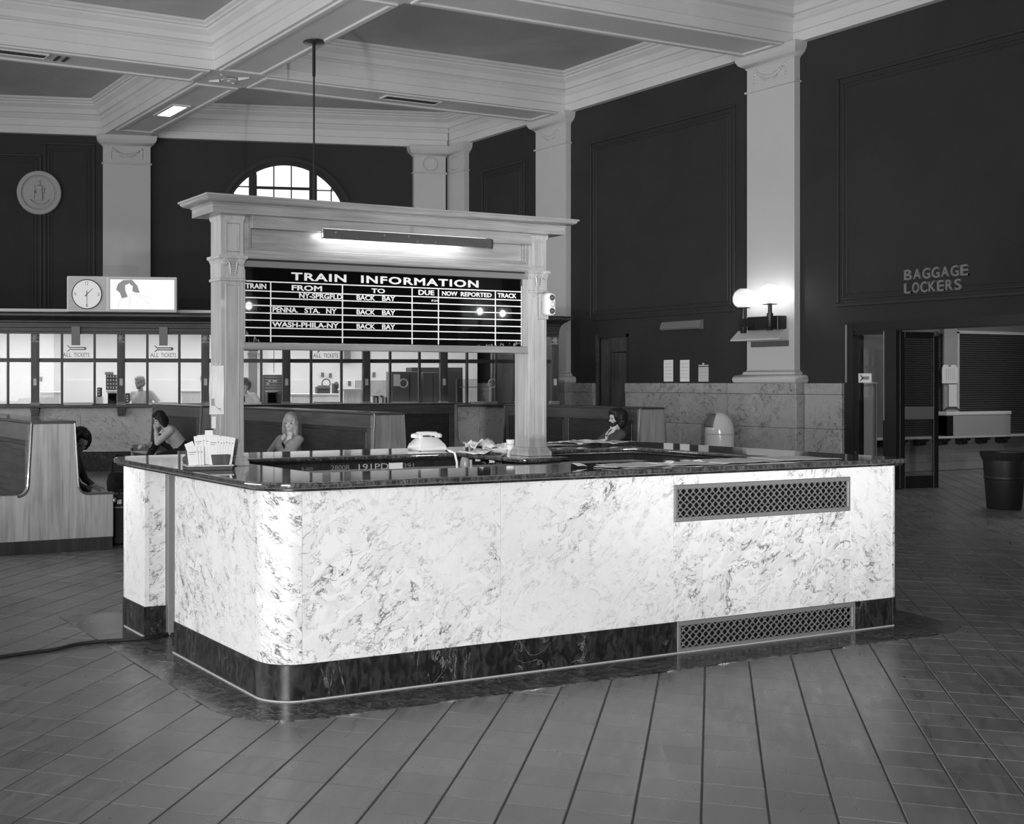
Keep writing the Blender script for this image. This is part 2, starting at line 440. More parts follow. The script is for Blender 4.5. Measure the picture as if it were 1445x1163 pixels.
for (Z, x, y, i, j) in cells[300:]:
    k = len(V_); dz = random.uniform(-.0006, .0006); tx, ty = random.gauss(0, .0013), random.gauss(0, .0013)
    for p in vs:
        V_.append((x + p[0]*ca - p[1]*sa, y + p[0]*sa + p[1]*ca, p[2] + dz + p[0]*tx + p[1]*ty))
    F_ += [tuple(q + k for q in f) for f in fs]
ft = bpy.data.meshes.new('tile_field'); ft.from_pydata(V_, [], F_); ft.materials.append(MATS['quarry_tile'])
tag(link('tile_field', ft, floor), kind='stuff')
# marble border let into the floor round the counter, slab by slab
bx0, by0, bx1, by1 = 2.26, 5.04, 7.42, 8.0
ix0, iy0, ix1, iy1 = XL + .012, YF + .012, XR - .012, YK - .012
zb = .0045
cuts = [2.70, 3.30, 3.74, 4.75, 5.12, 6.10, 6.95]
for a, b in zip(cuts, cuts[1:]): plate('border_slab', 'border_marble', [[(a+.001, by0), (b-.001, by0), (b-.001, iy0+.1), (a+.001, iy0+.1)]], -.003, zb, floor)
arc = [(2.70, by0)] + [(bx0 + .40 + .40*math.cos(R(t)), by0 + .40 + .40*math.sin(R(t))) for t in range(265, 180, -8)] + [(bx0, 5.60), (ix0+.1, 5.60), (ix0+.1, iy0+.1), (2.70, iy0+.1)]
plate('border_slab', 'border_marble', [arc], -.003, zb, floor)
for a, b in ((5.602, 6.62), (6.622, 7.32), (7.322, 8.0)): plate('border_slab', 'border_marble', [[(bx0, a), (XL+.75 if a > 6.6 and a < 7.2 else ix0+.1, a), (XL+.75 if a > 6.6 and a < 7.2 else ix0+.1, b-.002), (bx0, b-.002)]], -.003, zb, floor)
plate('border_slab', 'border_marble', [[(6.952, by0), (7.08, by0), (7.30, 5.14), (7.42, 5.60), (7.42, 6.2), (ix1-.1, 6.2), (ix1-.1, iy0+.1), (6.952, iy0+.1)]], -.003, zb, floor)
plate('border_slab', 'border_marble', [[(ix1-.1, 6.202), (7.42, 6.202), (7.42, 8.0), (ix1-.1, 8.0)]], -.003, zb, floor)

# ------------------------------------------------------------------ right wall with its openings
XW = WX + .12
wall_r = MB()
BO0, BO1, BOZ = 9.75, 12.98, 2.42     # wide opening to the baggage room
DO0, DO1, DOZ = 17.78, 18.67, 2.46    # narrow door
for (y0, y1, z0, z1) in ((-6, BO0, 0, ZC), (BO0, BO1, BOZ, ZC), (BO1, DO0, 0, ZC), (DO0, DO1, DOZ, ZC), (DO1, 24.4, 0, ZC)):
    wall_r.box(XW, y0, z0, XW + .35, y1, z1 + .3)
wall_right = tag(wall_r.build('wall_right', 'dark_wall'), kind='structure')
wall_back = tag(MB(MBK).box(-16, .12, 0, 9.4, .45, ZC + .3).build('wall_back', 'dark_wall'), kind='structure')
tag(MB().box(-9.3, -7.2, 0, 16.2, -7.0, ZC+.8).build('wall_front', 'dark_wall'), kind='structure')
tag(MB().box(-9.3, -7.0, 0, -9.1, 30, ZC+.8).build('wall_left', 'dark_wall'), kind='structure')
# the arched opening is cut by laying the window over the wall: see window_1

def pilaster(M, s0, s1, parent, base=True, medallion=False):
    """in wall frame M: x along the wall, y behind the face"""
    p = MB(M).loft(s0, 0, s1, .30, [(0, 1.5), (0, 6.27), (.03, 6.275), (.03, 6.30), (0, 6.31), (0, 6.68), (.02, 6.70)]).build('pilaster', 'pilaster_paint', parent)
    MB(M).loft(s0, 0, s1, .30, [(.015, 6.66), (.025, 6.69), (.06, 6.71), (.10, 6.745), (.125, 6.79), (.13, 6.80), (.14, 6.87), (.14, 6.886)]).build('capital', 'pilaster_paint', p, smooth_ang=50)
    if base:
        MB(M).loft(s0, 0, s1, .30, [(.13, 1.54), (.155, 1.56), (.165, 1.60), (.155, 1.645), (.12, 1.67), (.055, 1.68), (.045, 1.70), (.045, 1.72), (.02, 1.725), (0, 1.76)]).build('base', 'pilaster_paint', p, smooth_ang=50)
    c = (s0 + s1) / 2; w = (s1 - s0) / 2
    if medallion:
        g = MB(M)
        pr = [(c + .17*math.cos(a), -.012, 6.49 + .15*math.sin(a)) for a in [i*math.pi/12 for i in range(25)]]
        g.tube(pr, .014, 6).build('medallion', 'pilaster_paint', p, smooth_ang=60)
    else:
        g = MB(M)
        for sg in (-1, 1):
            g.ball((c + sg*w*.62, -.005, 6.60), .035, 5, 1, .5, 1)
            for k in range(4): g.ball((c + sg*w*.66, -.004, 6.56 - k*.055), .022, 4, 1, .5, 1.3)
        for k in range(15):
            t = -1 + 2*k/14; g.ball((c + t*w*.56, -.012, 6.585 - .12*(1 - t*t)), .022 + .014*(1 - t*t), 4, 1, .7, 1)
        for sg in (-1, 1): g.tube([(c + sg*.02, -.006, 6.45), (c + sg*.10, -.006, 6.42), (c + sg*.16, -.006, 6.45)], .012, 5)
        g.build('garland', 'pilaster_paint', p, smooth_ang=60)
    return p
MRW = lineM(Vector((WX, 30, 0)), Vector((WX, 0, 0)))          # along the right wall: s = 30 - Y
for (a, b) in ((13.87, 14.83), (19.44, 20.40), (8.37, 9.33)): pilaster(MRW, 30 - b, 30 - a, wall_right)
pilaster(MRW, 30 - 23.72, 30 - 22.95, wall_right, False, True)
pilaster(MBK, 1.62, 2.64, wall_back, False)
pilaster(MBK, 8.56, 9.30, wall_back, False, True)
# picture mouldings on the dark walls
def moulding(M, s0, s1, z0, z1, parent, t=.12):
    for k, (w, dpt, off) in enumerate(((.05, .03, 0), (.03, .018, .10), (.02, .012, .17))):
        g = MB(M); a0, a1, c0, c1 = s0+off, s1-off, z0+off, z1-off
        g.box(a0, t-dpt, c0, a1, t+.01, c0+w); g.box(a0, t-dpt, c1-w, a1, t+.01, c1)
        g.box(a0, t-dpt, c0+w, a0+w, t+.01, c1-w); g.box(a1-w, t-dpt, c0+w, a1, t+.01, c1-w)
        g.build('moulding', 'dark_mould', parent, bevel=.006)
moulding(MRW, 30-18.86, 30-15.19, 2.74, 6.20, wall_right)
moulding(MRW, 30-13.18, 30-9.9, 2.70, 6.20, wall_right)
moulding(MRW, 30-22.45, 30-20.9, 2.74, 6.20, wall_right)
moulding(MBK, -1.6, .32, 2.9, 6.45, wall_back); moulding(MBK, .36, 1.45, 2.9, 6.72, wall_back)
# marble dado slabs on the right wall
def dado(y0, y1, xf=WX + .035, seams=()):
    ys = [y0] + list(seams) + [y1]
    for a, b in zip(ys, ys[1:]):
        for z0, z1 in ((.10, .838), (.842, 1.366)):
            MB().box(xf, a+.002, z0, XW+.01, b-.002, z1).build('marble_slab', 'wall_marble', wall_right, bevel=.003)
        MB().box(xf-.012, a+.001, 1.37, XW+.01, b-.001, 1.54).build('dado_cap', 'wall_marble', wall_right, bevel=.004)
    MB().box(xf-.01, y0, 0, XW+.01, y1, .098).build('dado_base', 'dark_marble', wall_right, bevel=.003)
dado(15.13, 17.78, seams=(16.37,)); dado(13.72, 15.12, WX - .13); dado(13.02, 13.71, seams=())
dado(18.67, 19.29); dado(19.30, 20.53, WX - .13); dado(20.54, 22.9, seams=(21.7,)); dado(8.2, 9.6)
# entablature along both walls, and the beams
PROF = [(0, ZC), (0, ZC+.15), (.03, ZC+.16), (.03, ZC+.30), (.07, ZC+.33), (.10, ZC+.37), (.055, ZC+.385), (.055, ZC+.41), (.10, ZC+.43), (.14, ZC+.52), (.23, ZC+.59), (.24, ZC+.62), (.28, ZC+.63), (.28, ZC+.66), (.33, ZC+.68), (.33, ZP+.02)]
ceiling = tag(MB().box(-9, -7, ZP, 16.2, 28, ZP+.2).build('ceiling', 'ceiling_plaster'), kind='structure')
def cornice(M, s0, s1, parent):
    poly = [(-d, z) for d, z in PROF] + [(.5, ZP+.02), (.5, ZC)]
    MB(M).loops([[(s0, y, z) for y, z in poly], [(s1, y, z) for y, z in poly]]).build('cornice', 'cream_plaster', parent)
cornice(MRW, 30-23.9, 36, wall_right); cornice(MBK, -15, 9.34, wall_back)
def beam(x0, y0, x1, y1, axis, dz=0.0):
    pr = [(d, z + dz*(k == 0)) for k, (d, z) in enumerate(PROF)]
    if axis == 'X':
        poly = [(y0 - d, z) for d, z in pr] + [(y1 + d, z) for d, z in reversed(pr)]
        b = MB().loops([[(x0, p, z) for p, z in poly], [(x1, p, z) for p, z in poly]])
    else:
        poly = [(x0 - d, z) for d, z in pr] + [(x1 + d, z) for d, z in reversed(pr)]
        b = MB().loops([[(p, y0, z) for p, z in poly], [(p, y1, z) for p, z in poly]])
    return b.build('beam', 'cream_plaster', ceiling)
XB = [(13.90, 14.85), (8.40, 9.35), (19.45, 20.40)]
YB_ = [(8.20, 9.15), (1.20, 2.15)]
for y0, y1 in XB: beam(-9, y0, WX+.3, y1, 'X')
beams = [beam(x0, -6, x1, 25.9 - .27*(x0 - 7.0), 'Y', .003) for x0, x1 in YB_]
# raised borders under the beams, broken at the crossings
def lips(x0, x1, y0, y1):
    g = MB(); w, q = .10, .028
    g.box(x0, y0, ZC-q, x1, y0+w, ZC+.01); g.box(x0, y1-w, ZC-q, x1, y1, ZC+.01)
    g.box(x0, y0+w, ZC-q, x0+w, y1-w, ZC+.01); g.box(x1-w, y0+w, ZC-q, x1, y1-w, ZC+.01)
    g.build('soffit_border', 'cream_plaster', ceiling, bevel=.012)
xs = [-9, 1.20, 2.15, 8.20, 9.15, WX - .10]
for y0, y1 in XB:
    for a, b in ((2.15, 8.20), (9.15, WX-.10), (-8.5, 1.2)): lips(a+.05, b-.05, y0+.06, y1-.06)
for x0, x1 in YB_:
    for a, b in ((14.85, 19.45), (20.40, 25.0 - .27*(x0-8.2)), (9.35, 13.9)): lips(x0+.06, x1-.06, a+.05, b-.05)
for (x0, x1) in YB_:
    for y0, y1 in XB:
        g = MB(); cx_, cy_ = (x0+x1)/2, (y0+y1)/2
        g.lathe([(.16, ZC-.02), (.14, ZC-.035), (.05, ZC-.03), (.02, ZC-.05)], (cx_, cy_, 0), 12)
        for k in range(4):
            a = R(45 + 90*k); g.tube([(cx_ + .18*math.cos(a), cy_ + .18*math.sin(a), ZC-.01), (cx_ + .38*math.cos(a), cy_ + .38*math.sin(a), ZC-.01)], [.04, .012], 6)
        g.build('rosette', 'cream_plaster', ceiling)
# lighted panel and air slots let into the beams
lp = root('ceiling_light', (8.67, 22.7, ZC), 'bright rectangular light panel in the underside of a ceiling beam above the back wall pillar', 'ceiling light')
MB().box(8.52, 22.22, ZC-.016, 8.80, 23.18, ZC-.004).build('diffuser', 'lit_panel', lp)
g = MB(); g.box(8.47, 22.17, ZC-.03, 8.52, 23.23, ZC); g.box(8.80, 22.17, ZC-.03, 8.85, 23.23, ZC); g.box(8.52, 22.17, ZC-.03, 8.80, 22.22, ZC); g.box(8.52, 23.18, ZC-.03, 8.80, 23.23, ZC)
g.build('frame', 'cream_plaster', lp)
def vent(x0, x1, y0, y1, label):
    v = root('ceiling_vent', ((x0+x1)/2, (y0+y1)/2, ZC), label, 'vent', 'air slots in the ceiling beam')
    MB().box(x0, y0, ZC-.012, x1, y1, ZC-.002).build('backing', 'black', v)
    g = MB(); w = .02
    g.box(x0-w, y0-w, ZC-.03, x1+w, y0, ZC); g.box(x0-w, y1, ZC-.03, x1+w, y1+w, ZC); g.box(x0-w, y0, ZC-.03, x0, y1, ZC); g.box(x1, y0, ZC-.03, x1+w, y1, ZC)
    g.build('frame', 'cream_plaster', v)
    for k in range(1, 4):
        MB().box(x0, y0 + (y1-y0)*k/4 - .004, ZC-.024, x1, y0 + (y1-y0)*k/4 + .004, ZC-.012).build('slat', 'charcoal', v)
vent(11.78, 12.95, 19.72, 19.96, 'long dark air slot in the ceiling beam above the hanging rod and board')
vent(4.55, 5.38, 19.72, 19.96, 'dark air slot in the ceiling beam beside two short slots, above the round seal')
for k in range(2): MB().box(5.55+.14*k, 19.74, ZC-.022, 5.60+.14*k, 20.02, ZC).build('slot', 'charcoal', ceiling)

# ------------------------------------------------------------------ arched window in the back wall
win = root('window_1', tuple(MBK @ Vector((5.64, .1, 5.0))), kind='structure')
MV = MBK @ Matrix(((1,0,0,5.64),(0,0,1,0),(0,1,0,5.0),(0,0,0,1)))      # outline drawn in x,z; depth = local z behind
def archpoly(r, zb_=-1.6, n=36): return [(-r, zb_)] + [(-r*math.cos(math.pi*i/n), r*math.sin(math.pi*i/n)) for i in range(n+1)] + [(r, zb_)]
plate('window_casing', 'dark_mould', [archpoly(1.56), archpoly(1.47, -1.5)], .04, .14, win, M=MV)
plate('window_frame', 'dark_wall', [archpoly(1.49), archpoly(1.375, -1.5)], .075, .16, win, M=MV)
def arch_h(x, r=1.375): return math.sqrt(max(0, r*r - x*x))
mull = [(-.83, -.655), (.53, .70)]
for a, b in mull:
    MB(MV).box(a, -1.6, .06, b, arch_h(max(abs(a), abs(b)))+.04, .15).build('mullion', 'dark_wall', win)
    MB(MV).box(a+.05, -1.6, .045, a+.09, arch_h(max(abs(a), abs(b)))+.02, .06).build('mullion_bead', 'dark_mould', win)
zr = .865
MB(MV).box(-.655, zr-.03, .07, .53, zr+.03, .14).build('transom', 'dark_wall', win)
for x in (-.27, .125): MB(MV).box(x-.013, -1.5, .09, x+.013, arch_h(x), .13).build('glazing_bar', 'dark_wall', win)
for x in (-1.17, 1.03): MB(MV).box(x-.012, -1.5, .09, x+.012, min(.88, arch_h(x)), .13).build('glazing_bar', 'dark_wall', win)
MB(MV).box(-1.2, .865, .09, -.83, .89, .13).build('glazing_bar', 'dark_wall', win); MB(MV).box(.70, .83, .09, 1.08, .855, .13).build('glazing_bar', 'dark_wall', win)
for z in (.25, -.4, -1.05): MB(MV).box(-1.37, z-.012, .09, 1.37, z+.012, .13).build('glazing_bar', 'dark_wall', win)
# panes: one per opening of the glazing
xcuts = [-1.36, -1.17, -.83, -.27, .125, .53, .70, 1.03, 1.36]
zcuts = [-1.05, -.4, .25, zr, 1.40]
for a, b in zip(xcuts, xcuts[1:]):
    if (a, b) == (.53, .70): continue
    if a == -.83: a = -.655
    for c, d in zip(zcuts, zcuts[1:]):
        n = 6; top = [(a + (b-a)*i/n, min(d, arch_h(a + (b-a)*i/n, 1.385))) for i in range(n+1)]
        top = [(x, z) for x, z in top if z > c + .004]
        if len(top) < 2: continue
        MB(MV).prism([(top[0][0], c)] + top + [(top[-1][0], c)], .105, .112, 'XY').build('pane', 'sky_pane', win)

# ------------------------------------------------------------------ information counter
ctr = root('information_counter', (4.78, 6.5, 0), 'large four-sided white marble information counter with dark marble base and dark polished top', 'counter')
ZB, ZT = .182, 1.026
def slab(x0, y0, x1, y1, z0, z1, mat='white_marble', name='marble_panel', bv=.0007):
    return MB().box(x0, y0, z0, x1, y1, z1).build(name, mat, ctr, bevel=bv)
RC = .165; T = .03
def curved(cx_, cy_, r, a0, a1, z0, z1, mat, name, n=10, t=T):
    o_ = [(cx_ + r*math.cos(R(a0+(a1-a0)*i/n)), cy_ + r*math.sin(R(a0+(a1-a0)*i/n))) for i in range(n+1)]
    i_ = [(cx_ + (r-t)*math.cos(R(a0+(a1-a0)*i/n)), cy_ + (r-t)*math.sin(R(a0+(a1-a0)*i/n))) for i in range(n, -1, -1)]
    return MB().prism(o_ + i_, z0, z1, 'XY').build(name, mat, ctr, bevel=.0015, smooth_ang=30)
g_ = .0016
# front
for a, b in ((XL+RC, 3.891), (3.891, 5.094)): slab(a+g_, YF, b-g_, YF+T, ZB+.001, ZT)
slab(5.094+g_, YF, 6.543-g_, YF+T, .965, ZT); slab(5.094+g_, YF, 6.543-g_, YF+T, ZB+.001, .752)
slab(6.543+g_, YF, 6.925, YF+T, ZB+.001, ZT)
curved(6.925+.0, YF+.075, .075, 270, 360, ZB+.001, ZT, 'white_marble', 'corner_panel', 6)
curved(XL+RC, YF+RC, RC, 180, 270, ZB+.001, ZT, 'white_marble', 'corner_panel')
slab(XR-T, YF+.077, XR, YK-.02, ZB+.001, ZT)
# left side with the staff gateway
slab(XL, YF+RC+g_, XL+T, 6.636, ZB+.001, ZT); slab(XL, 7.145, XL+T, 7.51, ZB+.001, ZT)
slab(XL+T+.001, 7.145, XL+.135, 7.145+T, ZB+.001, ZT)
slab(XL+T+.001, 6.606, XL+.16, 6.636, ZB+.001, ZT)
curved(XL+RC, YK-RC, RC, 90, 180, ZB+.001, ZT, 'white_marble', 'corner_panel')
for a, b in ((XL+RC, 4.1), (4.1, 5.6), (5.6, XR-.002)): slab(a+g_, YK-T, b-g_, YK, ZB+.001, ZT)
# dark base
BT = .035; q = .006
for a, b in ((XL+RC, 5.113),): slab(a, YF-q, b, YF+BT, .004, ZB, 'dark_marble', 'base_panel', .002)
slab(6.576, YF-q, 6.925, YF+BT, .004, ZB, 'dark_marble', 'base_panel', .002)
curved(6.925, YF+.075, .075+q, 270, 360, .004, ZB, 'dark_marble', 'base_panel', 6, .04)
curved(XL+RC, YF+RC, RC+q, 180, 270, .004, ZB, 'dark_marble', 'base_panel', 10, .04)
curved(XL+RC, YK-RC, RC+q, 90, 180, .004, ZB, 'dark_marble', 'base_panel', 10, .04)
slab(XL-q, YF+RC, XL+BT, 6.640, .004, ZB, 'dark_marble', 'base_panel', .002)
slab(XL-q, 7.140, XL+BT, YK-RC, .004, ZB, 'dark_marble', 'base_panel', .002)
slab(XL+BT+.001, 7.140, XL+.14, 7.175, .004, ZB, 'dark_marble', 'base_panel', .002)
slab(XR-BT, YF+.075, XR+q, YK, .004, ZB, 'dark_marble', 'base_panel', .002)
slab(XL+RC, YK-BT, XR-BT, YK+q, .004, ZB, 'dark_marble', 'base_panel', .002)
# pale mortar line at the foot
g = MB(); g.box(XL+RC, YF-q-.007, .003, 6.93, YF-q+.002, .011); g.box(XL-q-.007, YF+RC, .003, XL-q+.002, 6.64, .011); g.box(XL-q-.007, 7.14, .003, XL-q+.002, 7.5, .011)
o_ = [(XL+RC+(RC+q+.007)*math.cos(R(180+9*i)), YF+RC+(RC+q+.007)*math.sin(R(180+9*i))) for i in range(11)]
i_ = [(XL+RC+(RC+q-.003)*math.cos(R(270-9*i)), YF+RC+(RC+q-.003)*math.sin(R(270-9*i))) for i in range(11)]
g.prism(o_ + i_, .003, .011, 'XY'); g.build('mortar_line', 'caulk', ctr)
# gateway: metal jamb, dark leaf, threshold slab
MB().box(XL+.137, 7.10, .006, XL+.185, 7.19, ZT).build('jamb', 'bronze', ctr, bevel=.003)
d = MB().box(XL+.19, 6.50, .19, XL+.235, 7.16, ZT-.02).build('gate', 'cabinet_wood', ctr, bevel=.003)
MB().box(XL+.17, 6.50, .17, XL+.25, 7.16, .195).build('ledge', 'bronze', d, bevel=.003)
MB().box(XL+.185, 6.50, .006, XL+.22, 7.16, .168).build('kickplate', 'dark_marble', d)
# dark inner core, so the grilles and the gateway look into depth
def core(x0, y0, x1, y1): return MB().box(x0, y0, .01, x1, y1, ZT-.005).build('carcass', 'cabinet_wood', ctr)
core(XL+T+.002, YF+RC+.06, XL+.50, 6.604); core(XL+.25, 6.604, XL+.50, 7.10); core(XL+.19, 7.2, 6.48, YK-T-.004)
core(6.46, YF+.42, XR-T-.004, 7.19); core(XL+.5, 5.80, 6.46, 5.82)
# inner cabinet fronts facing into the counter
for k, (a, b) in enumerate(((3.08, 3.9), (3.9, 4.8), (4.8, 5.6), (5.6, 6.40))):
    c = MB().box(a+.006, 7.165, .10, b-.006, 7.195, .93).build('cabinet_door', 'cabinet_wood', ctr, bevel=.004)
    MB().box(a+.10, 7.158, .20, b-.10, 7.166, .85).build('raised_field', 'cabinet_wood', c, bevel=.004)
    MB().ball(((a+b)/2+.3, 7.15, .80), .012, 5).build('knob', 'metal_bright', c)
for a, b in ((5.86, 6.5), (6.5, 7.14)): MB().box(6.425, a+.006, .10, 6.455, b-.006, .93).build('cabinet_door', 'cabinet_wood', ctr, bevel=.004)
MB().box(3.06, 7.15, .955, 6.44, 7.19, .975).build('trim_strip', 'bronze', ctr); MB().box(6.405, 5.85, .955, 6.44, 7.15, .975).build('trim_strip', 'bronze', ctr)
MB().box(6.39, 7.13, .1, 6.415, 7.16, .955).build('corner_strip', 'metal_bright', ctr)
# chalked figures along the inner face
def chalk(name, s, px0, px1, py0, py1, Y=7.148, mat='chalk'):
    a, b = onY(px0, py1, Y), onY(px1, py0, Y)
    return text(name, s, mat, b.x-a.x, abs(onY(px0, py0, Y).z-a.z), frameM(a, (1,0,0), (0,-1,0)), ctr, .002)
chalk('chalk_marks', '191PD', 506, 548, 655, 664); chalk('chalk_marks', '2800R', 467, 494, 657, 664, mat='bronze'); chalk('chalk_marks', '3-00', 425, 441, 660, 664, mat='bronze')
chalk('chalk_marks', '391', 569, 584, 654, 661, mat='bronze'); chalk('chalk_marks', '21.09', 680, 708, 652, 659, mat='bronze')
# polished dark top with its tongue
TX0, TX1, TY0, TY1 = 2.488, 7.085, 5.288, 7.775
inner = [(3.06, 5.86), (6.40, 5.86), (6.40, 7.12), (5.17, 7.12), (5.17, 6.37), (4.87, 6.37), (4.80, 6.40), (4.80, 7.12), (3.06, 7.12)]
plate('countertop', 'dark_marble_top', [rrect(TX0, TY0, TX1, TY1, (.26, .16, .16, .26), 12), inner[::-1]], 1.038, 1.068, ctr, .011)
plate('under_moulding', 'dark_marble', [rrect(TX0+.022, TY0+.022, TX1-.022, TY1-.022, (.24, .14, .14, .24), 12), [(3.08, 5.84), (3.08, 7.14), (6.38, 7.14), (6.38, 5.84)]], 1.024, 1.039, ctr, .005)
# bronze grilles
def grille(x0, x1, z0, z1, Y, px_, pz_):
    gl = root('grille', ((x0+x1)/2, Y, z0)); gl.parent = ctr; gl.location = Vector(((x0+x1)/2, Y, z0)) - Vector((4.78, 6.5, 0))
    w = .024
    g = MB(); g.box(x0, Y-.006, z0, x1, Y+.012, z0+w); g.box(x0, Y-.006, z1-w, x1, Y+.012, z1); g.box(x0, Y-.006, z0+w, x0+w, Y+.012, z1-w); g.box(x1-w, Y-.006, z0+w, x1, Y+.012, z1-w)
    g.build('grille_frame', 'bronze', gl, bevel=.002)
    a0, a1, b0, b1 = x0+w, x1-w, z0+w, z1-w
    g = MB(); t = .0042
    # woven scale-like lattice: wavy bars running down both diagonals
    nb = int((a1-a0 + (b1-b0)*px_/pz_)/px_) + 3
    for sg in (1, -1):
        for k in range(-nb, nb + 1):
            pts = []
            steps = int((b1-b0)/(pz_/4)) + 1
            for i in range(steps + 1):
                z = min(b1, b0 + i*pz_/4); ph = (z-b0)/pz_
                x = a0 + k*px_ + sg*(ph*px_ + .16*px_*math.sin(2*math.pi*ph)*.5)
                pts.append((x, z))
            for (xa, za), (xb, zb_) in zip(pts, pts[1:]):
                if min(xa, xb) < a0-.001 or max(xa, xb) > a1+.001 or zb_-za < 1e-5: continue
                g.add([(xa-t, Y-.001+.001*sg, za), (xa+t, Y-.001+.001*sg, za), (xb+t, Y-.001+.001*sg, zb_), (xb-t, Y-.001+.001*sg, zb_),
                       (xa-t, Y+.006+.001*sg, za), (xa+t, Y+.006+.001*sg, za), (xb+t, Y+.006+.001*sg, zb_), (xb-t, Y+.006+.001*sg, zb_)],
                      [(0,1,2,3), (7,6,5,4), (0,3,7,4), (1,5,6,2)])
    g.build('lattice', 'bronze', gl)
    MB().box(x0+.002, Y+.05, z0+.002, x1-.002, Y+.06, z1-.002).build('grille_backing', 'black', gl)  # plain black sheet set behind the lattice
grille(5.096, 6.541, .754, .963, YF+.002, .0495, .042)
grille(5.115, 6.574, .006, .181, YF-.002, .0495, .042)

# ------------------------------------------------------------------ train information board on two posts
YB = 6.55
brd = root('train_board', (3.96, 6.62, 1.068), 'wooden train information board on two carved posts standing on the counter', 'sign board')
W_, WC = 'board_wood', 'board_wood_cross'
def post(x0, x1):
    y0, y1 = YB, YB+.15
    p = MB().loft(x0, y0, x1, y1, [(.024, 1.069), (.024, 1.095), (.018, 1.10), (.018, 1.104), (.010, 1.112), (.010, 1.120), (.003, 1.126), (.0, 1.13), (0, 2.535)]).build('post', W_, brd, bevel=.002)
    MB().loft(x0, y0, x1, y1, [(.001, 2.49), (.006, 2.50), (.006, 2.51), (.016, 2.525), (.026, 2.535), (.026, 2.548), (0, 2.55)]).build('post_cap', W_, p)
    def fieldf(z0, z1):
        g = MB(); a, b = x0+.028, x1-.028; w = .007; Y = y0-.007
        g.box(a, Y, z0, b, y0+.001, z0+w); g.box(a, Y, z1-w, b, y0+.001, z1); g.box(a, Y, z0+w, a+w, y0+.001, z1-w); g.box(b-w, Y, z0+w, b, y0+.001, z1-w)
        g.build('panel_moulding', W_, p, bevel=.002)
    fieldf(2.305, 2.475); fieldf(1.20, 2.12)
    for sx, xx in ((-1, x0), (1, x1)):   # moulding on the sides
        MB().box(xx-.003 if sx < 0 else xx-.001, y0+.03, 1.2, xx+.001 if sx < 0 else xx+.003, y0+.045, 2.12).build('side_bead', W_, p)
    # carved capital
    c = MB().loft(x0, y0, x1, y1, [(.0, 2.135), (.008, 2.14), (.008, 2.152), (.001, 2.156), (.002, 2.24), (.010, 2.262), (.018, 2.268), (.018, 2.284), (0, 2.286)]).build('capital', W_, p)
    g = MB(); cx_ = (x0+x1)/2
    for sg in (-1, 1):
        g.lathe([(.002, -.012), (.021, -.010), (.021, .006), (.012, .010)], (cx_ + sg*.052, y0-.004, 2.248), 12, 'Y')
        g.tube([(cx_ + sg*.040, y0-.008, 2.262), (cx_ + sg*.022, y0-.012, 2.235), (cx_ + sg*.016, y0-.010, 2.18)], [.006, .007, .004], 6)
    for k in range(8): g.ball((cx_, y0-.010, 2.262-.0135*k), .013-.0009*k, 4, 1.05, .7, .42)
    g.build('volutes', W_, c, smooth_ang=60)
    return p
PL = (2.80, 2.945); PR = (4.985, 5.13)
pl_ = post(*PL); pr_ = post(*PR)
x0, x1 = PL[1], PR[0]
MB().box(x0-.001, YB+.02, 2.29, x1+.001, YB+.13, 2.54).build('header_core', WC, brd)
MB().loft(x0+.035, YB-.04, x1-.01, YB+.10, [(0, 2.452), (0, 2.545)]).build('header_box', WC, brd, bevel=.003)
MB().box(x0+.035, YB-.046, 2.446, x1-.01, YB+.0, 2.453).build('bead', WC, brd)
g = MB(); Yp = YB-.006
g.box(x0+.002, Yp, 2.30, x1-.002, YB+.03, 2.325); g.box(x0+.002, Yp, 2.325, x0+.035, YB+.03, 2.452); g.box(x1-.035, Yp, 2.325, x1-.002, YB+.03, 2.452)
g.box(x0+.035, Yp+.008, 2.325, x1-.035, YB+.03, 2.338); g.box(x0+.035, Yp+.008, 2.338, x0+.048, YB+.03, 2.45); g.box(x1-.048, Yp+.008, 2.338, x1-.035, YB+.03, 2.45)
g.build('header_frame', WC, brd, bevel=.003)
MB().loft(x0+.0, YB-.012, x1-.0, YB+.02, [(-.004, 2.272), (.004, 2.283), (.004, 2.30)]).build('architrave', WC, brd)
MB().box(x0, YB+.02, 2.225, x1, YB+.13, 2.285).build('dark_reveal', 'screen_wood_cross', brd)
MB().prism([(YB+.03, 2.222), (YB+.005, 2.226), (YB+.02, 2.262), (YB+.04, 2.262)], x0, x1, 'YZ').build('board_frame_top', 'bronze', brd)
MB().box(x0-.001, YB+.0, 1.74, x0+.005, YB+.05, 2.225).build('board_frame_side', W_, brd, bevel=.002)
MB().box(x1-.042, YB+.0, 1.74, x1+.001, YB+.05, 2.225).build('board_frame_side', W_, brd, bevel=.002)
MB().box(x0-.012, YB-.02, 1.742, x1-.02, YB+.06, 1.784).build('board_frame_bottom', WC, brd, bevel=.004)
MB().box(x0+.005, YB+.026, 1.78, x1-.03, YB+.09, 2.24).build('letter_board', 'black', brd)
GX0, GX1 = x0+.010, x1-.042; YG = YB+.022
glassb = MB().box(GX0, YB+.019, 1.784, GX1, YB+.0215, 2.224).build('board_glass', 'black_glass', brd)
glassb.data.materials[0] = MATS['black_glass']
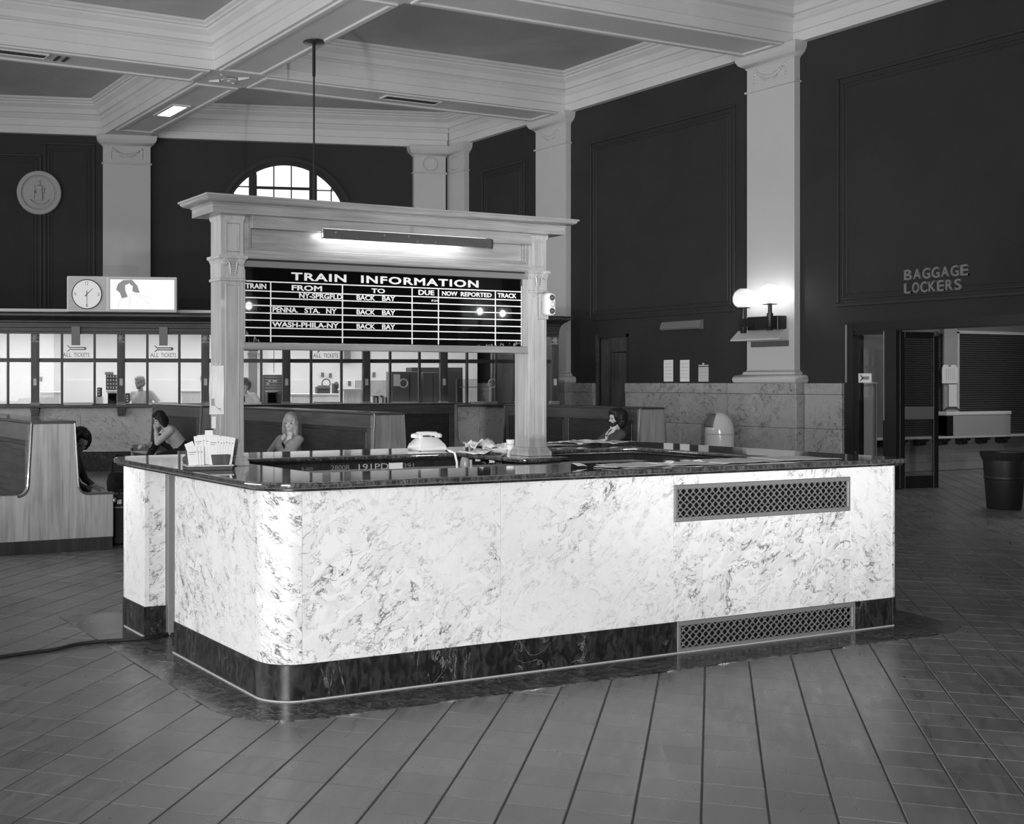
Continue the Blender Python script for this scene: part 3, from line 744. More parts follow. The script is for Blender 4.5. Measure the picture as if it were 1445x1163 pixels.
# ruled lines and lettering (painted on the face of the black glass)
YL = YB + .0185
def bX(px, py=440): return onY(px, py, YL).x
def bZ(px, py): return onY(px, py, YL).z
lines = MB()
for ya in (396.3, 409.7, 419.6, 430.4, 440.9, 451.4, 462.0, 473.5):
    z = bZ(344, ya); lines.box(GX0+.004, YL-.0012, z-.0032, GX1-.006, YL, z+.0032)
ztop = bZ(344, 396.3)
for px in (381.9, 483.2, 581.4, 618.6, 698.9):
    x = bX(px); lines.box(x-.0035, YL-.0018, 1.79, x+.0035, YL, ztop)
lines.box(GX0+.001, YL-.001, 1.79, GX0+.006, YL, 2.21); lines.box(GX1-.006, YL-.001, 1.79, GX1-.002, YL, 2.18)
lines.build('ruled_lines', 'paper', brd)
def btext(s, pxa, pxb, z0, z1, bold=.02, sp=1.0, name='lettering'):
    a, b = bX(pxa), bX(pxb)
    text(name, s, 'paper', b-a, z1-z0, frameM((a, YL-.001, z0), (1,0,0), (0,-1,0)), brd, .003, sp, bold)
lz = [bZ(344, v) for v in (396.3, 409.7, 419.6, 430.4, 440.9, 451.4, 462.0, 473.5)]
btext('TRAIN', 330+285/3.524, 330+558/3.524, 2.158, 2.204, .025, 1.15)
btext('INFORMATION', 330+632/3.524, 330+1215/3.524, 2.158, 2.204, .025, 1.15)
btext('TRAIN', 346.2, 375.3, lz[1]+.012, lz[1]+.042)
btext('FROM', 411.4, 454, lz[1]+.010, lz[1]+.042)
btext('TO', 524, 542.8, lz[1]+.012, lz[1]+.040); btext('DUE', 590.3, 612.4, lz[1]+.011, lz[1]+.042)
btext('NOW', 623.6, 645, lz[1]+.012, lz[1]+.040); btext('REPORTED', 650, 693.3, lz[1]+.012, lz[1]+.040); btext('TRACK', 702, 728.5, lz[1]+.012, lz[1]+.042)
btext('NY-SPRGFLD', 422, 482.6, lz[2]+.0065, lz[2]+.037); 
for k in (2, 4, 6): btext('BACK', 503, 529, lz[k]+.0065, lz[k]+.037); btext('BAY', 539, 557.3, lz[k]+.0065, lz[k]+.037)
btext('P.M', 609, 617, lz[2]+.012, lz[2]+.024, .01)
btext('PENNA.', 384.5, 420, lz[4]+.0065, lz[4]+.037); btext('STA.', 429.5, 451, lz[4]+.0065, lz[4]+.037); btext('NY', 460, 474.7, lz[4]+.0065, lz[4]+.037)
btext('WASH-PHILA-NY', 384, 477.5, lz[6]+.0065, lz[6]+.037)
# worn silvering at the lower corners of the glass
for (xa, n_, w_) in ((GX0+.008, 8, .10), (GX1-.02, 22, -.34)):
    g = MB()
    for k in range(n_):
        t = random.random()**1.6; x = xa + w_*t; h = .004 + (.085 if w_ > 0 else .03)*(1-t)*random.uniform(.3, 1)
        g.add([(x-.006, YL-.0006, 1.787), (x+.012, YL-.0006, 1.787), (x+.004, YL-.0006, 1.787+h), (x-.004, YL-.0006, 1.787+h*.6)], [(0,1,2,3)])
    g.build('worn_silvering', 'bronze', brd)
# crown
MB().loft(PL[0], YB, PR[1], YB+.15, [(.01, 2.515), (.085, 2.518), (.085, 2.566), (.090, 2.568), (.094, 2.574), (.105, 2.576), (.125, 2.582), (.138, 2.593), (.142, 2.603), (.150, 2.604), (.150, 2.615), (.12, 2.62), (.0, 2.625)]).build('crown', WC, brd, smooth_ang=30)
# strip light hung under the header: dented reflector, tube behind it
xa, xb = bX(443, 330), bX(684, 338)
f = root('strip_light', ((xa+xb)/2, YB-.07, 2.43)); f.parent = brd; f.location = Vector(((xa+xb)/2, YB-.07, 2.43)) - Vector(brd.location)
nx = 60; vs = []; fs = []
for j in range(7):
    for i in range(nx+1):
        t = i/nx; x = xa + (xb-xa)*t; z = 2.404 + .058*j/6
        d_ = (.006*noise.noise(Vector((x*9, z*18, 3))) + .004*noise.noise(Vector((x*26, z*40, 8)))) * (0.15 + max(0, t-.35)*1.9)
        y = YB-.075 + d_ + (.02*math.cos(math.pi*j/12) if j > 4 else 0)
        if t > .955: y += .012*noise.noise(Vector((x*60, z*60, 1))); z += .006*noise.noise(Vector((x*50, z*30, 5)))
        vs.append((x, y, z))
for j in range(6):
    for i in range(nx): k = j*(nx+1)+i; fs.append((k, k+1, k+nx+2, k+nx+1))
sh = MB().add(vs, fs).build('reflector', 'dented_steel', f, smooth_ang=80)
so = sh.modifiers.new('thickness', 'SOLIDIFY'); so.thickness = .003
MB().tube([(xa+.035, YB-.052, 2.436), (xa+.86*(xb-xa), YB-.052, 2.436)], .013, 12).build('tube', 'lit_tube', f)
MB().box(xa+.02, YB-.066, 2.452, xb-.05, YB-.038, 2.468).build('channel', 'white_enamel', f)
for t in (.08, .35, .49, .54, .645): MB().ball((xa+(xb-xa)*t, YB-.079, 2.445 if t < .5 else 2.42), .006, 4).build('screw', 'metal_bright', f)
MB().box((xa+xb)/2+.02, YB-.043, 2.456, (xa+xb)/2+.045, YB-.040, 2.545).build('hanger', 'bronze', f)

# ---- things on or beside the board
YN = YB-.004
def card(name, label, cat, pxs, pys, Y, mat='paper', group=None, th=.002):
    """a sheet on a plane facing the camera side, from its corners in the photograph"""
    a = onY(pxs[0], pys[1], Y); b = onY(pxs[1], pys[0], Y)
    o = MB().box(a.x, Y-th, a.z, b.x, Y, onY(pxs[0], pys[0], Y).z).build(name, mat)
    return tag(o, label, cat, group)
YC = PL[0] - .0
n1 = root('notice', (2.80, 6.62, 1.25), 'long white printed notice taped to the left post of the train board', 'notice')
a = onY(295, 585, YB-.012); b = onY(316, 516, YB-.012)
pts = []
nz = 10
g = MB(); vs = []; fs = []
for j in range(nz+1):
    z = a.z + (b.z+.0-a.z)*j/nz
    for i in range(5):
        x = a.x + (b.x-a.x)*i/4; vs.append((x, YB-.012 - .004*math.sin(j*.9+i*.7) - .003*(i == 0), z))
for j in range(nz):
    for i in range(4): k = j*5+i; fs.append((k, k+1, k+6, k+5))
g.add(vs, fs).build('sheet', 'paper', n1)
g = MB(); MBx = (a.x+b.x)/2
g.box(a.x+.012, YB-.0175, a.z+.05, a.x+.03, YB-.0165, a.z+.09); g.box(b.x-.035, YB-.0175, a.z+.03, b.x-.022, YB-.0165, a.z+.036)
g.tube([(a.x+.02, YB-.0172, a.z+.09), (a.x+.035, YB-.0172, a.z+.05), (b.x-.02, YB-.0172, a.z+.02)], .0015, 4)
g.build('print', 'pale_ink', n1)
for k in range(3): MB().box(a.x+.01+.025*k, YB-.0175, b.z-.002, a.x+.022+.025*k, YB-.0155, b.z+.012).build('tape', 'paper_grey', n1)
card('paper_tag', 'small white paper tag stuck on the left post below the long notice', 'tag', (299, 304.5), (588, 605), YB-.006)
# three-lamp signal on a wooden back board, on the right post
sg_ = root('signal_lamp', (5.14, YB-.05, 2.0), 'small white signal box with three round lamps on the right post of the board', 'signal lamp')
MB().box(PR[0]+.07, YB-.022, 1.965, PR[1]+.0, YB-.002, 2.135).build('back_board', W_, sg_, bevel=.003)
cxs = PR[1]-.027; SZ = .056
MB().loft(cxs-.034, YB-.085, cxs+.034, YB-.024, [(-.014, SZ+1.932), (-.003, SZ+1.940), (0, SZ+1.95), (0, SZ+2.06), (-.003, SZ+2.072), (-.014, SZ+2.080)]).build('housing', 'white_enamel', sg_, bevel=.004, smooth_ang=50)
for k, z in enumerate((SZ+1.962, SZ+2.005, SZ+2.048)):
    MB().lathe([(.002, -.018), (.012, -.014), (.018, -.002), (.020, .0), (.020, .006)], (cxs+.004, YB-.087, z), 14, 'Y').build('lens', 'charcoal' if k != 1 else 'pale_metal', sg_, smooth_ang=60)

# ------------------------------------------------------------------ hanging rod
rp = onz(443, 58, ZC)
rod = root('hanging_rod', (rp.x, rp.y, ZC), 'thin dark rod hanging from a round plate on the ceiling beam behind the train board', 'rod')
MB().lathe([(.02, ZC-.05), (.05, ZC-.045), (.17, ZC-.03), (.17, ZC-.01), (.1, ZC)], (rp.x, rp.y, 0), 20).build('ceiling_plate', 'metal_dark', rod)
MB().tube([(rp.x, rp.y, ZC-.04), (rp.x, rp.y, ZC-.55)], .026, 10).build('sleeve', 'metal_dark', rod)
MB().tube([(rp.x, rp.y, ZC-.5), (rp.x, rp.y, 3.35)], .016, 8).build('stem', 'metal_dark', rod)
MB().lathe([(.01, 3.25), (.05, 3.28), (.06, 3.33), (.03, 3.37), (.016, 3.40)], (rp.x, rp.y, 0), 14).build('finial', 'metal_dark', rod)

# ------------------------------------------------------------------ ticket office: screen, ledge, marble front
office = tag(MB(MSC).box(-6, 4.0, 0, 9.3, 4.1, 2.8).build('wall_office', 'office_wall'), kind='structure')
MB(MSC).box(9.56, .0, 0, 9.62, 3.9, 2.72).build('side_wall', 'screen_wood', office)
MB(MSC).box(-6.1, 0, 0, -6, 4.0, 2.8).build('side_wall', 'office_wall', office)
MB(MSC).box(-6, .12, 2.78, 9.5, 4.0, 2.84).build('office_ceiling', 'office_wall', office)
for a in (-4.4, -2.2, 0, 2.2, 4.4, 6.6): MB(MSC).box(a+.003, 3.975, .1, a+2.197, 3.999, 1.60).build('marble_slab', 'ticket_marble' if a > 5 else 'office_wall', office)
scr = root('ticket_screen', tuple(MSC @ Vector((3, 0, 0))), 'long glazed wooden ticket office screen with marble front along the back wall', 'ticket counter')
SW = 'screen_wood'
LZ = 1.152
poly = [(.10, 2.40), (-.03, 2.40), (-.03, 2.44), (-.055, 2.445), (-.055, 2.50), (-.075, 2.51), (-.075, 2.545), (-.06, 2.55), (-.06, 2.585), (-.10, 2.60), (-.10, 2.62), (-.15, 2.65), (-.22, 2.675), (-.28, 2.69), (-.30, 2.70), (-.30, 2.735), (-.32, 2.74), (-.33, 2.765), (.10, 2.775)]
MB(MSC).loops([[(-5, y, z) for y, z in poly], [(9.62, y, z) for y, z in poly]]).build('cornice', 'screen_wood_cross', scr)
# cornice return at the free end
MB(MSC).loft(9.50, -.02, 9.62, .12, [(0, 2.40), (.0, 2.50), (.02, 2.55), (.04, 2.6), (.10, 2.66), (.16, 2.69), (.18, 2.70), (.18, 2.735), (.20, 2.765), (.0, 2.776)]).build('cornice_end', 'screen_wood_cross', scr)
pil_s = [-2.85, -1.37, .12, 1.60, 3.08, 4.53, 5.99, 7.43, 8.87]
mids = [(.455, 1.03), (.46, 1.02), (.46, 1.025), (.46, 1.0), (.435, .98), (.66, 1.22)]
for i, s_ in enumerate(pil_s + [9.54]):
    p = MB(MSC).box(s_-.07, -.055, LZ, s_+.07, .06, 2.40).build('pilaster', SW, scr, bevel=.006)
    MB(MSC).box(s_-.035, -.062, 1.45, s_+.035, -.054, 2.20).build('panel_strip', SW, p, bevel=.002)
    MB(MSC).box(s_-.028, -.068, 1.50, s_+.028, -.060, 1.62).build('brass_plate', 'pale_metal', p)
    g = MB(MSC); g.ball((s_, -.066, 2.33), .045, 5, 1, .4, 1.1)
    for k in range(6): g.ball((s_+.05*math.cos(k*1.05), -.062, 2.33+.05*math.sin(k*1.05)), .018, 4, 1, .6, 1)
    g.box(s_-.075, -.064, 2.255, s_+.075, -.05, 2.275); g.build('carved_capital', 'bench_end_wood', p)
    MB(MSC).loft(s_-.07, -.06, s_+.07, .05, [(.012, LZ), (.012, LZ+.04), (0, LZ+.06)]).build('foot_block', 'bench_end_wood', p)
    g = MB(MSC)
    for k, (d_, z0, z1) in enumerate(((.20, 1.07, 1.115), (.16, 1.015, 1.062), (.12, .965, 1.008))): g.box(s_-.075+.006*k, -d_, z0, s_+.075-.006*k, 0, z1)
    g.build('bracket', 'metal_dark', p)
def mullion(s_, w=.022): return MB(MSC).box(s_-w, -.02, LZ, s_+w, .045, 2.40).build('mullion', SW, scr, bevel=.004)
bays = list(zip(pil_s, pil_s[1:]))
for (a, b) in bays:
    m1, m2 = a + (b-a)*.31, a + (b-a)*.69
    mullion(m1); mullion(m2)
    MB(MSC).box(a+.07, -.015, 1.905, b-.07, .04, 1.975).build('transom', 'screen_wood_cross', scr, bevel=.004)
    MB(MSC).box(a+.07, -.01, LZ, b-.07, .04, LZ+.03).build('sill_rail', SW, scr)
    for c, d_ in ((a+.07, m1-.022), (m1+.022, m2-.022), (m2+.022, b-.07)):
        if b < -.5: continue
        MB(MSC).box(c, .010, LZ+.03, d_, .015, 1.905).build('pane', 'clear_glass', scr)
        MB(MSC).box(c, .010, 1.975, d_, .015, 2.40).build('pane', 'clear_glass', scr)
mullion(9.2); MB(MSC).box(8.94, -.015, 1.905, 9.47, .04, 1.975).build('transom', 'screen_wood_cross', scr)
MB(MSC).box(8.94, .01, LZ+.03, 9.18, .015, 1.905).build('pane', 'clear_glass', scr); MB(MSC).box(9.22, .01, LZ+.03, 9.47, .015, 1.905).build('pane', 'clear_glass', scr)
for a, b in ((-5, .12), (.12, 3.08), (3.08, 5.99), (5.99, 9.62)): MB(MSC).box(a+.001, -.24, 1.118, b-.001, .06, LZ).build('ledge', 'bench_rail_wood', scr, bevel=.008)
cutm = [-4.3, -2.4, -.9, .9, 2.35, 3.8, 5.3, 6.7, 8.1, 9.6]
for a, b in zip(cutm, cutm[1:]): MB(MSC).box(a+.002, -.03, .34, b-.002, .05, 1.117).build('marble_slab', 'ticket_marble', scr, bevel=.002)
MB(MSC).box(-5, -.05, .0, 9.6, .05, .335).build('plinth', 'dark_marble', scr, bevel=.006)
# transaction trays and speaking ports
for s_ in (.86, 2.33, 3.83, 5.29, 6.7, 8.2):
    t_ = MB(MSC).box(s_-.25, -.05, LZ+.002, s_+.25, .09, LZ+.05).build('tray', 'pale_metal' if s_ < 4 else 'bench_end_wood', scr, bevel=.006)
for px in (460, 569.5, 695):
    s_, z = on_plane(MSC, px, 541); pts = [(s_+.075*math.cos(R(t)), -.006, z+.075*math.sin(R(t))) for t in range(0, 361, 20)]
    MB(MSC).tube(pts, .014, 6).build('speaking_port', 'pale_metal', scr, smooth_ang=60)
# ALL TICKETS signs
for i, (px, dark, words) in enumerate(((108, False, 'first'), (231, True, 'second'), (352, True, 'third'), (460, True, 'fourth'))):
    s_, z = on_plane(MSC, px, 500)
    sgn = root('ticket_sign', tuple(MSC @ Vector((s_, -.08, 2.3))), {0: 'ALL TICKETS sign with pale arrow under a dark plaque, below the round clock', 1: 'ALL TICKETS sign with dark arrow under a dark plaque, between clock and board post',
              2: 'ALL TICKETS sign partly hidden behind the left post of the train board', 3: 'ALL TICKETS sign seen just under the bottom rail of the train board'}[i], 'sign', 'all tickets signs on the ticket windows')
    MB(MSC).box(s_-.085, -.135, 2.20, s_+.065, -.08, 2.53).build('plaque', 'grey_metal', sgn, bevel=.004)
    a = on_plane(MSC, px-20 if i != 1 else px-20, 502); 
    def sM(s0, z0): return MSC @ Matrix(((1,0,0,s0),(0,0,-1,-.004),(0,1,0,z0),(0,0,0,1)))
    text('lettering', 'ALL', 'ink', .145, .072, sM(s_-.235, 2.0), sgn, .002, 1.05, .004)
    text('lettering', 'TICKETS', 'ink', .265, .072, sM(s_-.045, 2.0), sgn, .002, 1.05, .004)
    am = 'ink' if dark else 'grey_metal'
    g = MB(MSC); y0, y1 = -.012, -.004; zc = 2.145
    for zz in (zc+.018, zc-.018):
        g.box(s_-.10, y0, zz-.009, s_+.155, y1, zz+.009)
    g.prism([(s_-.17, zc+.055), (s_-.145, zc+.055), (s_-.09, zc+.004), (s_-.17, zc-.055) if 0 else (s_-.115, zc+.004)], y0, y1, 'XZ')
    g.prism([(s_-.17, zc-.055), (s_-.145, zc-.055), (s_-.09, zc-.004), (s_-.115, zc-.004)], y0, y1, 'XZ')
    g.prism([(s_+.13, zc+.027), (s_+.155, zc+.027), (s_+.175, zc), (s_+.155, zc-.027), (s_+.13, zc-.027)], y0, y1, 'XZ')
    g.build('arrow', am, sgn)
# clock and picture lightbox on top of the screen
lb = root('lightbox', tuple(MSC @ Vector((1.62, -.2, 2.775))), 'long lit display box with round clock and faded portrait, on top of the ticket screen', 'lightbox')
s0, s1, z0, z1 = .67, 2.57, 2.777, 3.395
MB(MSC).box(s0, -.20, z0, s1, .05, z1).build('casing', 'white_enamel', lb, bevel=.012)
MB(MSC).box(s0+.02, -.206, z0+.02, s0+.66, -.199, z1-.02).build('clock_panel', 'pale_metal', lb)
cc, cz = s0+.34, (z0+z1)/2 - .005
ck = MB(MSC).lathe([(.245, -.222), (.245, -.205)], (cc, 0, cz), 40, 'Y').build('clock', 'lit_clock', lb)
g = MB(MSC); g.tube([(cc+.252*math.cos(R(t)), -.222, cz+.252*math.sin(R(t))) for t in range(0, 361, 9)], .009, 6); g.build('clock_rim', 'ink', ck, smooth_ang=60)
def cM(s_, z_): return MSC @ Matrix(((1,0,0,s_),(0,0,-1,-.2225),(0,1,0,z_),(0,0,0,1)))
for t_, a_, b_, w_ in (('12', 0, .19, .055), ('3', .20, 0, .035), ('6', 0, -.19, .035), ('9', -.20, 0, .035)):
    text('numeral', t_, 'grey_metal', w_, .06, cM(cc+a_-w_/2, cz+b_-.03), ck, .002)
def hand(ang, l, back, w, nm):
    dx, dz = math.sin(R(ang)), math.cos(R(ang)); px_, pz_ = dz, -dx
    MB(MSC).prism([(cc-dx*back+px_*w, cz-dz*back+pz_*w), (cc+dx*l+px_*w*.3, cz+dz*l+pz_*w*.3), (cc+dx*l-px_*w*.3, cz+dz*l-pz_*w*.3), (cc-dx*back-px_*w, cz-dz*back-pz_*w)], -.232, -.228, 'XZ').build(nm, 'ink', ck)
hand(45, .15, .05, .008, 'hour_hand'); hand(179, .21, .06, .007, 'minute_hand')
d0 = s0 + .74
MB(MSC).box(d0-.03, -.215, z0+.02, s1-.02, -.199, z0+.05).build('bezel', 'pale_metal', lb); MB(MSC).box(d0-.03, -.215, z1-.05, s1-.02, -.199, z1-.02).build('bezel', 'pale_metal', lb)
MB(MSC).box(d0-.03, -.215, z0+.05, d0, -.199, z1-.05).build('bezel', 'pale_metal', lb); MB(MSC).box(s1-.05, -.215, z0+.05, s1-.02, -.199, z1-.05).build('bezel', 'pale_metal', lb)
pic = MB(MSC).box(d0, -.206, z0+.05, s1-.05, -.199, z1-.05).build('picture', 'lit_sign', lb)
def P2(u, v): return (d0 + u*(s1-.05-d0), z0+.05 + v*(z1-z0-.1))
def blob(name, pts, mat, y): MB(MSC).prism([P2(*p) for p in pts], y-.0012, y, 'XZ').build(name, mat, pic)
new_mat('print_hair', .18, .8)[1].inputs['Emission Strength'].default_value = .16; MATS['print_hair'].node_tree.nodes['Principled BSDF'].inputs['Emission Color'].default_value = (1,1,1,1)
new_mat('print_line', .3, .8)[1].inputs['Emission Strength'].default_value = .42; MATS['print_line'].node_tree.nodes['Principled BSDF'].inputs['Emission Color'].default_value = (1,1,1,1)
blob('hair_print', [(.20,.98),(.34,.99),(.42,.80),(.46,.56),(.40,.56),(.33,.62),(.30,.9),(.24,.6),(.27,.42),(.18,.36),(.15,.55),(.09,.66),(.12,.85)], 'print_hair', -.207)
blob('face_print', [(.23,.80),(.29,.86),(.35,.78),(.345,.62),(.31,.50),(.27,.50),(.235,.62)], 'lit_sign', -.2075)
for ln in ([(.28,.50),(.27,.40),(.15,.30),(.12,.04)], [(.31,.48),(.30,.30),(.29,.02)], [(.34,.54),(.46,.42),(.60,.22),(.64,.02)], [(.28,.34),(.31,.24),(.33,.36)], [(.40,.5),(.52,.46),(.66,.36)]):
    pts = [(P2(*p)[0], -.2085, P2(*p)[1]) for p in ln]; MB(MSC).tube(pts, .003, 4).build('outline_print', 'print_line', pic)
# round seal on the back wall
sc_s, sc_z, sr = .27, 5.62, .47
seal = root('wall_seal', tuple(MBK @ Vector((sc_s, .1, sc_z))), 'round pale plaster seal with a standing figure in relief on the dark back wall', 'seal')
MB(MBK).lathe([(sr, .12), (sr, .05), (sr-.02, .03), (sr-.09, .03), (sr-.10, .055), (sr-.13, .06), (sr-.14, .045), (.01, .045)], (sc_s, 0, sc_z), 48, 'Y').build('disc', 'seal_relief', seal, smooth_ang=30)
g = MB(MBK)
g.ball((sc_s, .04, sc_z+.20), .035, 6, 1, .5, 1.1); g.tube([(sc_s-.05, .04, sc_z+.235), (sc_s+.02, .035, sc_z+.26), (sc_s+.06, .04, sc_z+.25)], .012, 5)
g.loft(sc_s-.03, .028, sc_s+.03, .05, [(.035, sc_z-.17), (.03, sc_z-.02), (.015, sc_z+.05), (.03, sc_z+.13), (.0, sc_z+.165)])
g.tube([(sc_s-.05, .035, sc_z+.13), (sc_s-.09, .035, sc_z+.03), (sc_s-.06, .035, sc_z-.03)], .015, 5); g.tube([(sc_s+.05, .035, sc_z+.13), (sc_s+.11, .035, sc_z+.08), (sc_s+.10, .035, sc_z+.0)], .015, 5)
g.tube([(sc_s-.10, .035, sc_z+.18), (sc_s-.11, .035, sc_z-.2)], .006, 5)
g.tube([(sc_s+.24*math.cos(R(t)), .036, sc_z-.02+.24*math.sin(R(t))) for t in range(215, 330, 8)], .022, 5)
g.build('figure_relief', 'seal_relief', seal, smooth_ang=50)
for k in range(40):
    if k == 0: g = MB(MBK)
    a_ = R(9*k); g.ball((sc_s+(sr-.115)*math.cos(a_), .045, sc_z+(sr-.115)*math.sin(a_)), .011, 3, 1, .6, 1)
tag(g.build('beading', 'seal_relief', seal), kind='stuff')

# ------------------------------------------------------------------ furniture inside the ticket office
def obox(name, label, cat, px, py, t, dep, mat, group=None, bevel=.006, zbase=None):
    s0, z1 = on_plane(MSC, px[0], py[0], t); s1, z0 = on_plane(MSC, px[1], py[1], t)
    if zbase is not None: z0 = zbase
    r_ = root(name, tuple(MSC @ Vector(((s0+s1)/2, t+dep/2, z0))), label, cat, group)
    MB(MSC).box(s0, t, z0, s1, t+dep, z1).build('body', mat, r_, bevel=bevel)
    return r_, s0, s1, z0, z1
# the clerks' worktop just behind the glass
wt = root('worktop', tuple(MSC @ Vector((2, .4, .75))), 'pale worktop running along behind the ticket windows', 'worktop')
MB(MSC).box(-5, .10, 1.00, 9.5, .62, 1.04).build('top', 'office_wall', wt); MB(MSC).box(-5, .10, 0, 9.5, .14, 1.0).build('apron', 'office_wall', wt)
r_, a, b, z0, z1 = obox('locker', 'grey metal locker with a white paper on its door behind the ticket glass', 'locker', (553, 591), (524.5, 575), 1.3, .5, 'locker_grey', zbase=0)
MB(MSC).box(a+.03, 1.292, z1-.28, a+.16, 1.299, z1-.05).build('paper', 'paper', r_); MB(MSC).box((a+b)/2+.08, 1.29, z0+.04, (a+b)/2+.09, 1.301, z1-.04).build('door_gap', 'black', r_)
r_, a, b, z0, z1 = obox('locker', 'second grey metal locker behind the ticket glass, without paper, nearer the board post', 'locker', (597, 618), (525.5, 575), 1.3, .5, 'locker_grey', zbase=0)
MB(MSC).box(a+.04, 1.292, z0+.5, a+.05, 1.301, z0+.62).build('handle', 'metal_bright', r_); MB(MSC).box(b-.10, 1.296, z0+.04, b-.09, 1.301, z1-.04).build('door_gap', 'black', r_)
r_, a, b, z0, z1 = obox('tall_cabinet', 'dark tall cabinet standing behind the two grey lockers in the ticket office', 'cabinet', (581, 653), (518.5, 575), 2.2, .5, 'charcoal', zbase=0)
MB(MSC).box(a+.03, 2.19, z0+.05, (a+b)/2-.01, 2.201, z1-.06).build('door', 'charcoal', r_, bevel=.003); MB(MSC).box((a+b)/2+.01, 2.19, z0+.05, b-.03, 2.201, z1-.06).build('door', 'charcoal', r_, bevel=.003)
r_, a, b, z0, z1 = obox('partition', 'tall dark door-like partition behind the last ticket windows', 'partition', (694, 727), (474, 575), 1.6, .08, 'locker_grey', zbase=0)
MB(MSC).box(a+.04, 1.59, .1, b-.04, 1.601, z1-.08).build('panel', 'locker_grey', r_, bevel=.004); MB(MSC).ball((b-.06, 1.57, 1.0), .03, 5).build('knob', 'metal_bright', r_)
r_, a, b, z0, z1 = obox('ticket_rack', 'dark rack of ticket slots with white tickets, behind the glass beside the post', 'rack', (371.5, 398), (529, 571), .8, .3, 'grey_metal', zbase=1.04)
for k in range(7): MB(MSC).box(a+.02, .79, z1-.05-.05*k, b-.02, .801, z1-.035-.05*k).build('slot', 'paper_grey', r_)
for u, v in ((.1, .16), (.22, .11), (.5, .11), (.62, .11)): MB(MSC).box(a+.03+u*(b-a-.06), .785, z1-v-.02, a+.07+u*(b-a-.06), .790, z1-v+.01).build('ticket', 'paper', r_)
r_, a, b, z0, z1 = obox('monitor', 'dark boxy terminal on the ticket worktop beside the slotted rack', 'terminal', (377, 392), (553, 569), .4, .3, 'charcoal', zbase=1.04); MB(MSC).box(a+.015, .392, z0+.02, b-.015, .401, z1-.02).build('screen', 'black_glass', r_)
MB(MSC).box(a, .39, z1-.004, b, .7, z1+.012).build('top_cover', 'pale_metal', r_)
r_, a, b, z0, z1 = obox('monitor', 'dark boxy terminal on the ticket worktop under the small card rack', 'terminal', (152, 165), (554.5, 569), .4, .3, 'charcoal', zbase=1.04); MB(MSC).box(a+.015, .392, z0+.02, b-.015, .401, z1-.02).build('screen', 'black_glass', r_)
MB(MSC).box(a-.03, .39, z1, b+.02, .7, z1+.04).build('top_cover', 'white_paint', r_)
r_, a, b, z0, z1 = obox('card_rack', 'small dark rack holding rows of white cards beside the standing clerk', 'rack', (149.5, 165), (529, 550.5), .45, .15, 'charcoal')
for i in range(4):
    for j in range(4): MB(MSC).box(a+.02+.05*i, .44, z0+.025+.065*j, a+.048+.05*i, .451, z0+.068+.065*j).build('card', 'paper', r_)
MB(MSC).box(a-.02, .48, z1, b-.06, .66, z1+.05).build('papers_on_top', 'paper_grey', r_)
for k in range(2):
    r_, a, b, z0, z1 = obox('credit_machine', ('small dark keyed machine standing left of the card rack behind the glass', 'small dark keyed machine by the clerk sleeve behind the glass')[k], 'machine', ((137, 144), (177, 183))[k], ((547, 560), (555, 569))[k], .45, .12, 'charcoal')
    for i in range(3):
        MB(MSC).box(a+.012, .44, z0+.03+.045*i, a+.05, .451, z0+.055+.045*i).build('key', 'paper', r_)
    if k == 0: MB(MSC).box(a-.02, .42, 1.04, b+.02, .6, z0).build('stand', 'white_paint', r_)
def desk(label, px, py, t, dep, mat='office_wall'):
    r_, a, b, z0, z1 = obox('desk', label, 'desk', px, py, t, dep, mat, 'desks in the ticket office', zbase=0)
    MB(MSC).box(a-.02, t-.02, z1-.03, b+.02, t+dep+.02, z1+.005).build('top', mat, r_, bevel=.004)
    for k in range(3): MB(MSC).box(a+.04+(b-a)*k/3, t-.008, z1-.36, a-.04+(b-a)*(k+1)/3, t+.001, z1-.06).build('drawer', 'white_paint', r_, bevel=.003)
desk('white desk below the clock inside the ticket office', (57, 84), (553, 575), 2.2, .8)
desk('white desk left of the train board post inside the ticket office', (256, 283), (551, 575), 2.2, .8)
desk('white desk with ledgers beside the second lit ticket bay', (411, 478), (556, 575), 2.2, .8)
desk('low white drawer unit behind the fourth ticket bay', (485, 511), (549, 575), 1.4, .5)
for k, (px, py) in enumerate((((448, 466), (546, 553)), ((472, 478), (541, 549)))):
    r_, a, b, z0, z1 = obox('desk_machine', ('dark office machine with papers on the white desk', 'small dark box standing on the desk corner')[k], 'machine', px, py, 2.4, .3, 'charcoal', zbase=on_plane(MSC, 440, 556, 2.2)[1]+.008)
    MB(MSC).box(a+.02, 2.38, z1-.03, b-.02, 2.5, z1+.03).build('carriage', 'grey_metal', r_)
bk = on_plane(MSC, 523, 567, .5)[0]; be = on_plane(MSC, 545, 567, .5)[0]
nb = 9
for k in range(nb):
    w_ = (be-bk)/nb; h_ = .25 + .02*math.sin(k*2.3); a = bk + w_*k
    r_ = root('ledger', tuple(MSC @ Vector((a+w_/2, .5, 1.04))), ('white', 'dark grey', 'pale', 'black', 'cream')[k % 5] + ' upright ledger, ' + ('first', 'second', 'third', 'fourth', 'fifth', 'sixth', 'seventh', 'eighth', 'ninth')[k] + ' from the left in the row behind the glass', 'book', 'row of ledgers on the ticket worktop')
    MB(MSC).box(a+.003, .40, 1.041, a+w_-.003, .60, 1.04+h_).build('cover', ('white_paint', 'grey_metal', 'pale_metal', 'charcoal', 'paper')[k % 5], r_, bevel=.003)
    MB(MSC).box(a+.007, .405, 1.045, a+w_-.007, .595, 1.043+h_).build('pages', 'paper', r_)
pp = MB(MSC)
for k in range(3): pp.box(bk+.02+.03*k, .38+.02*k, 1.325+.004*k, be-.03-.02*k, .6, 1.328+.004*k)
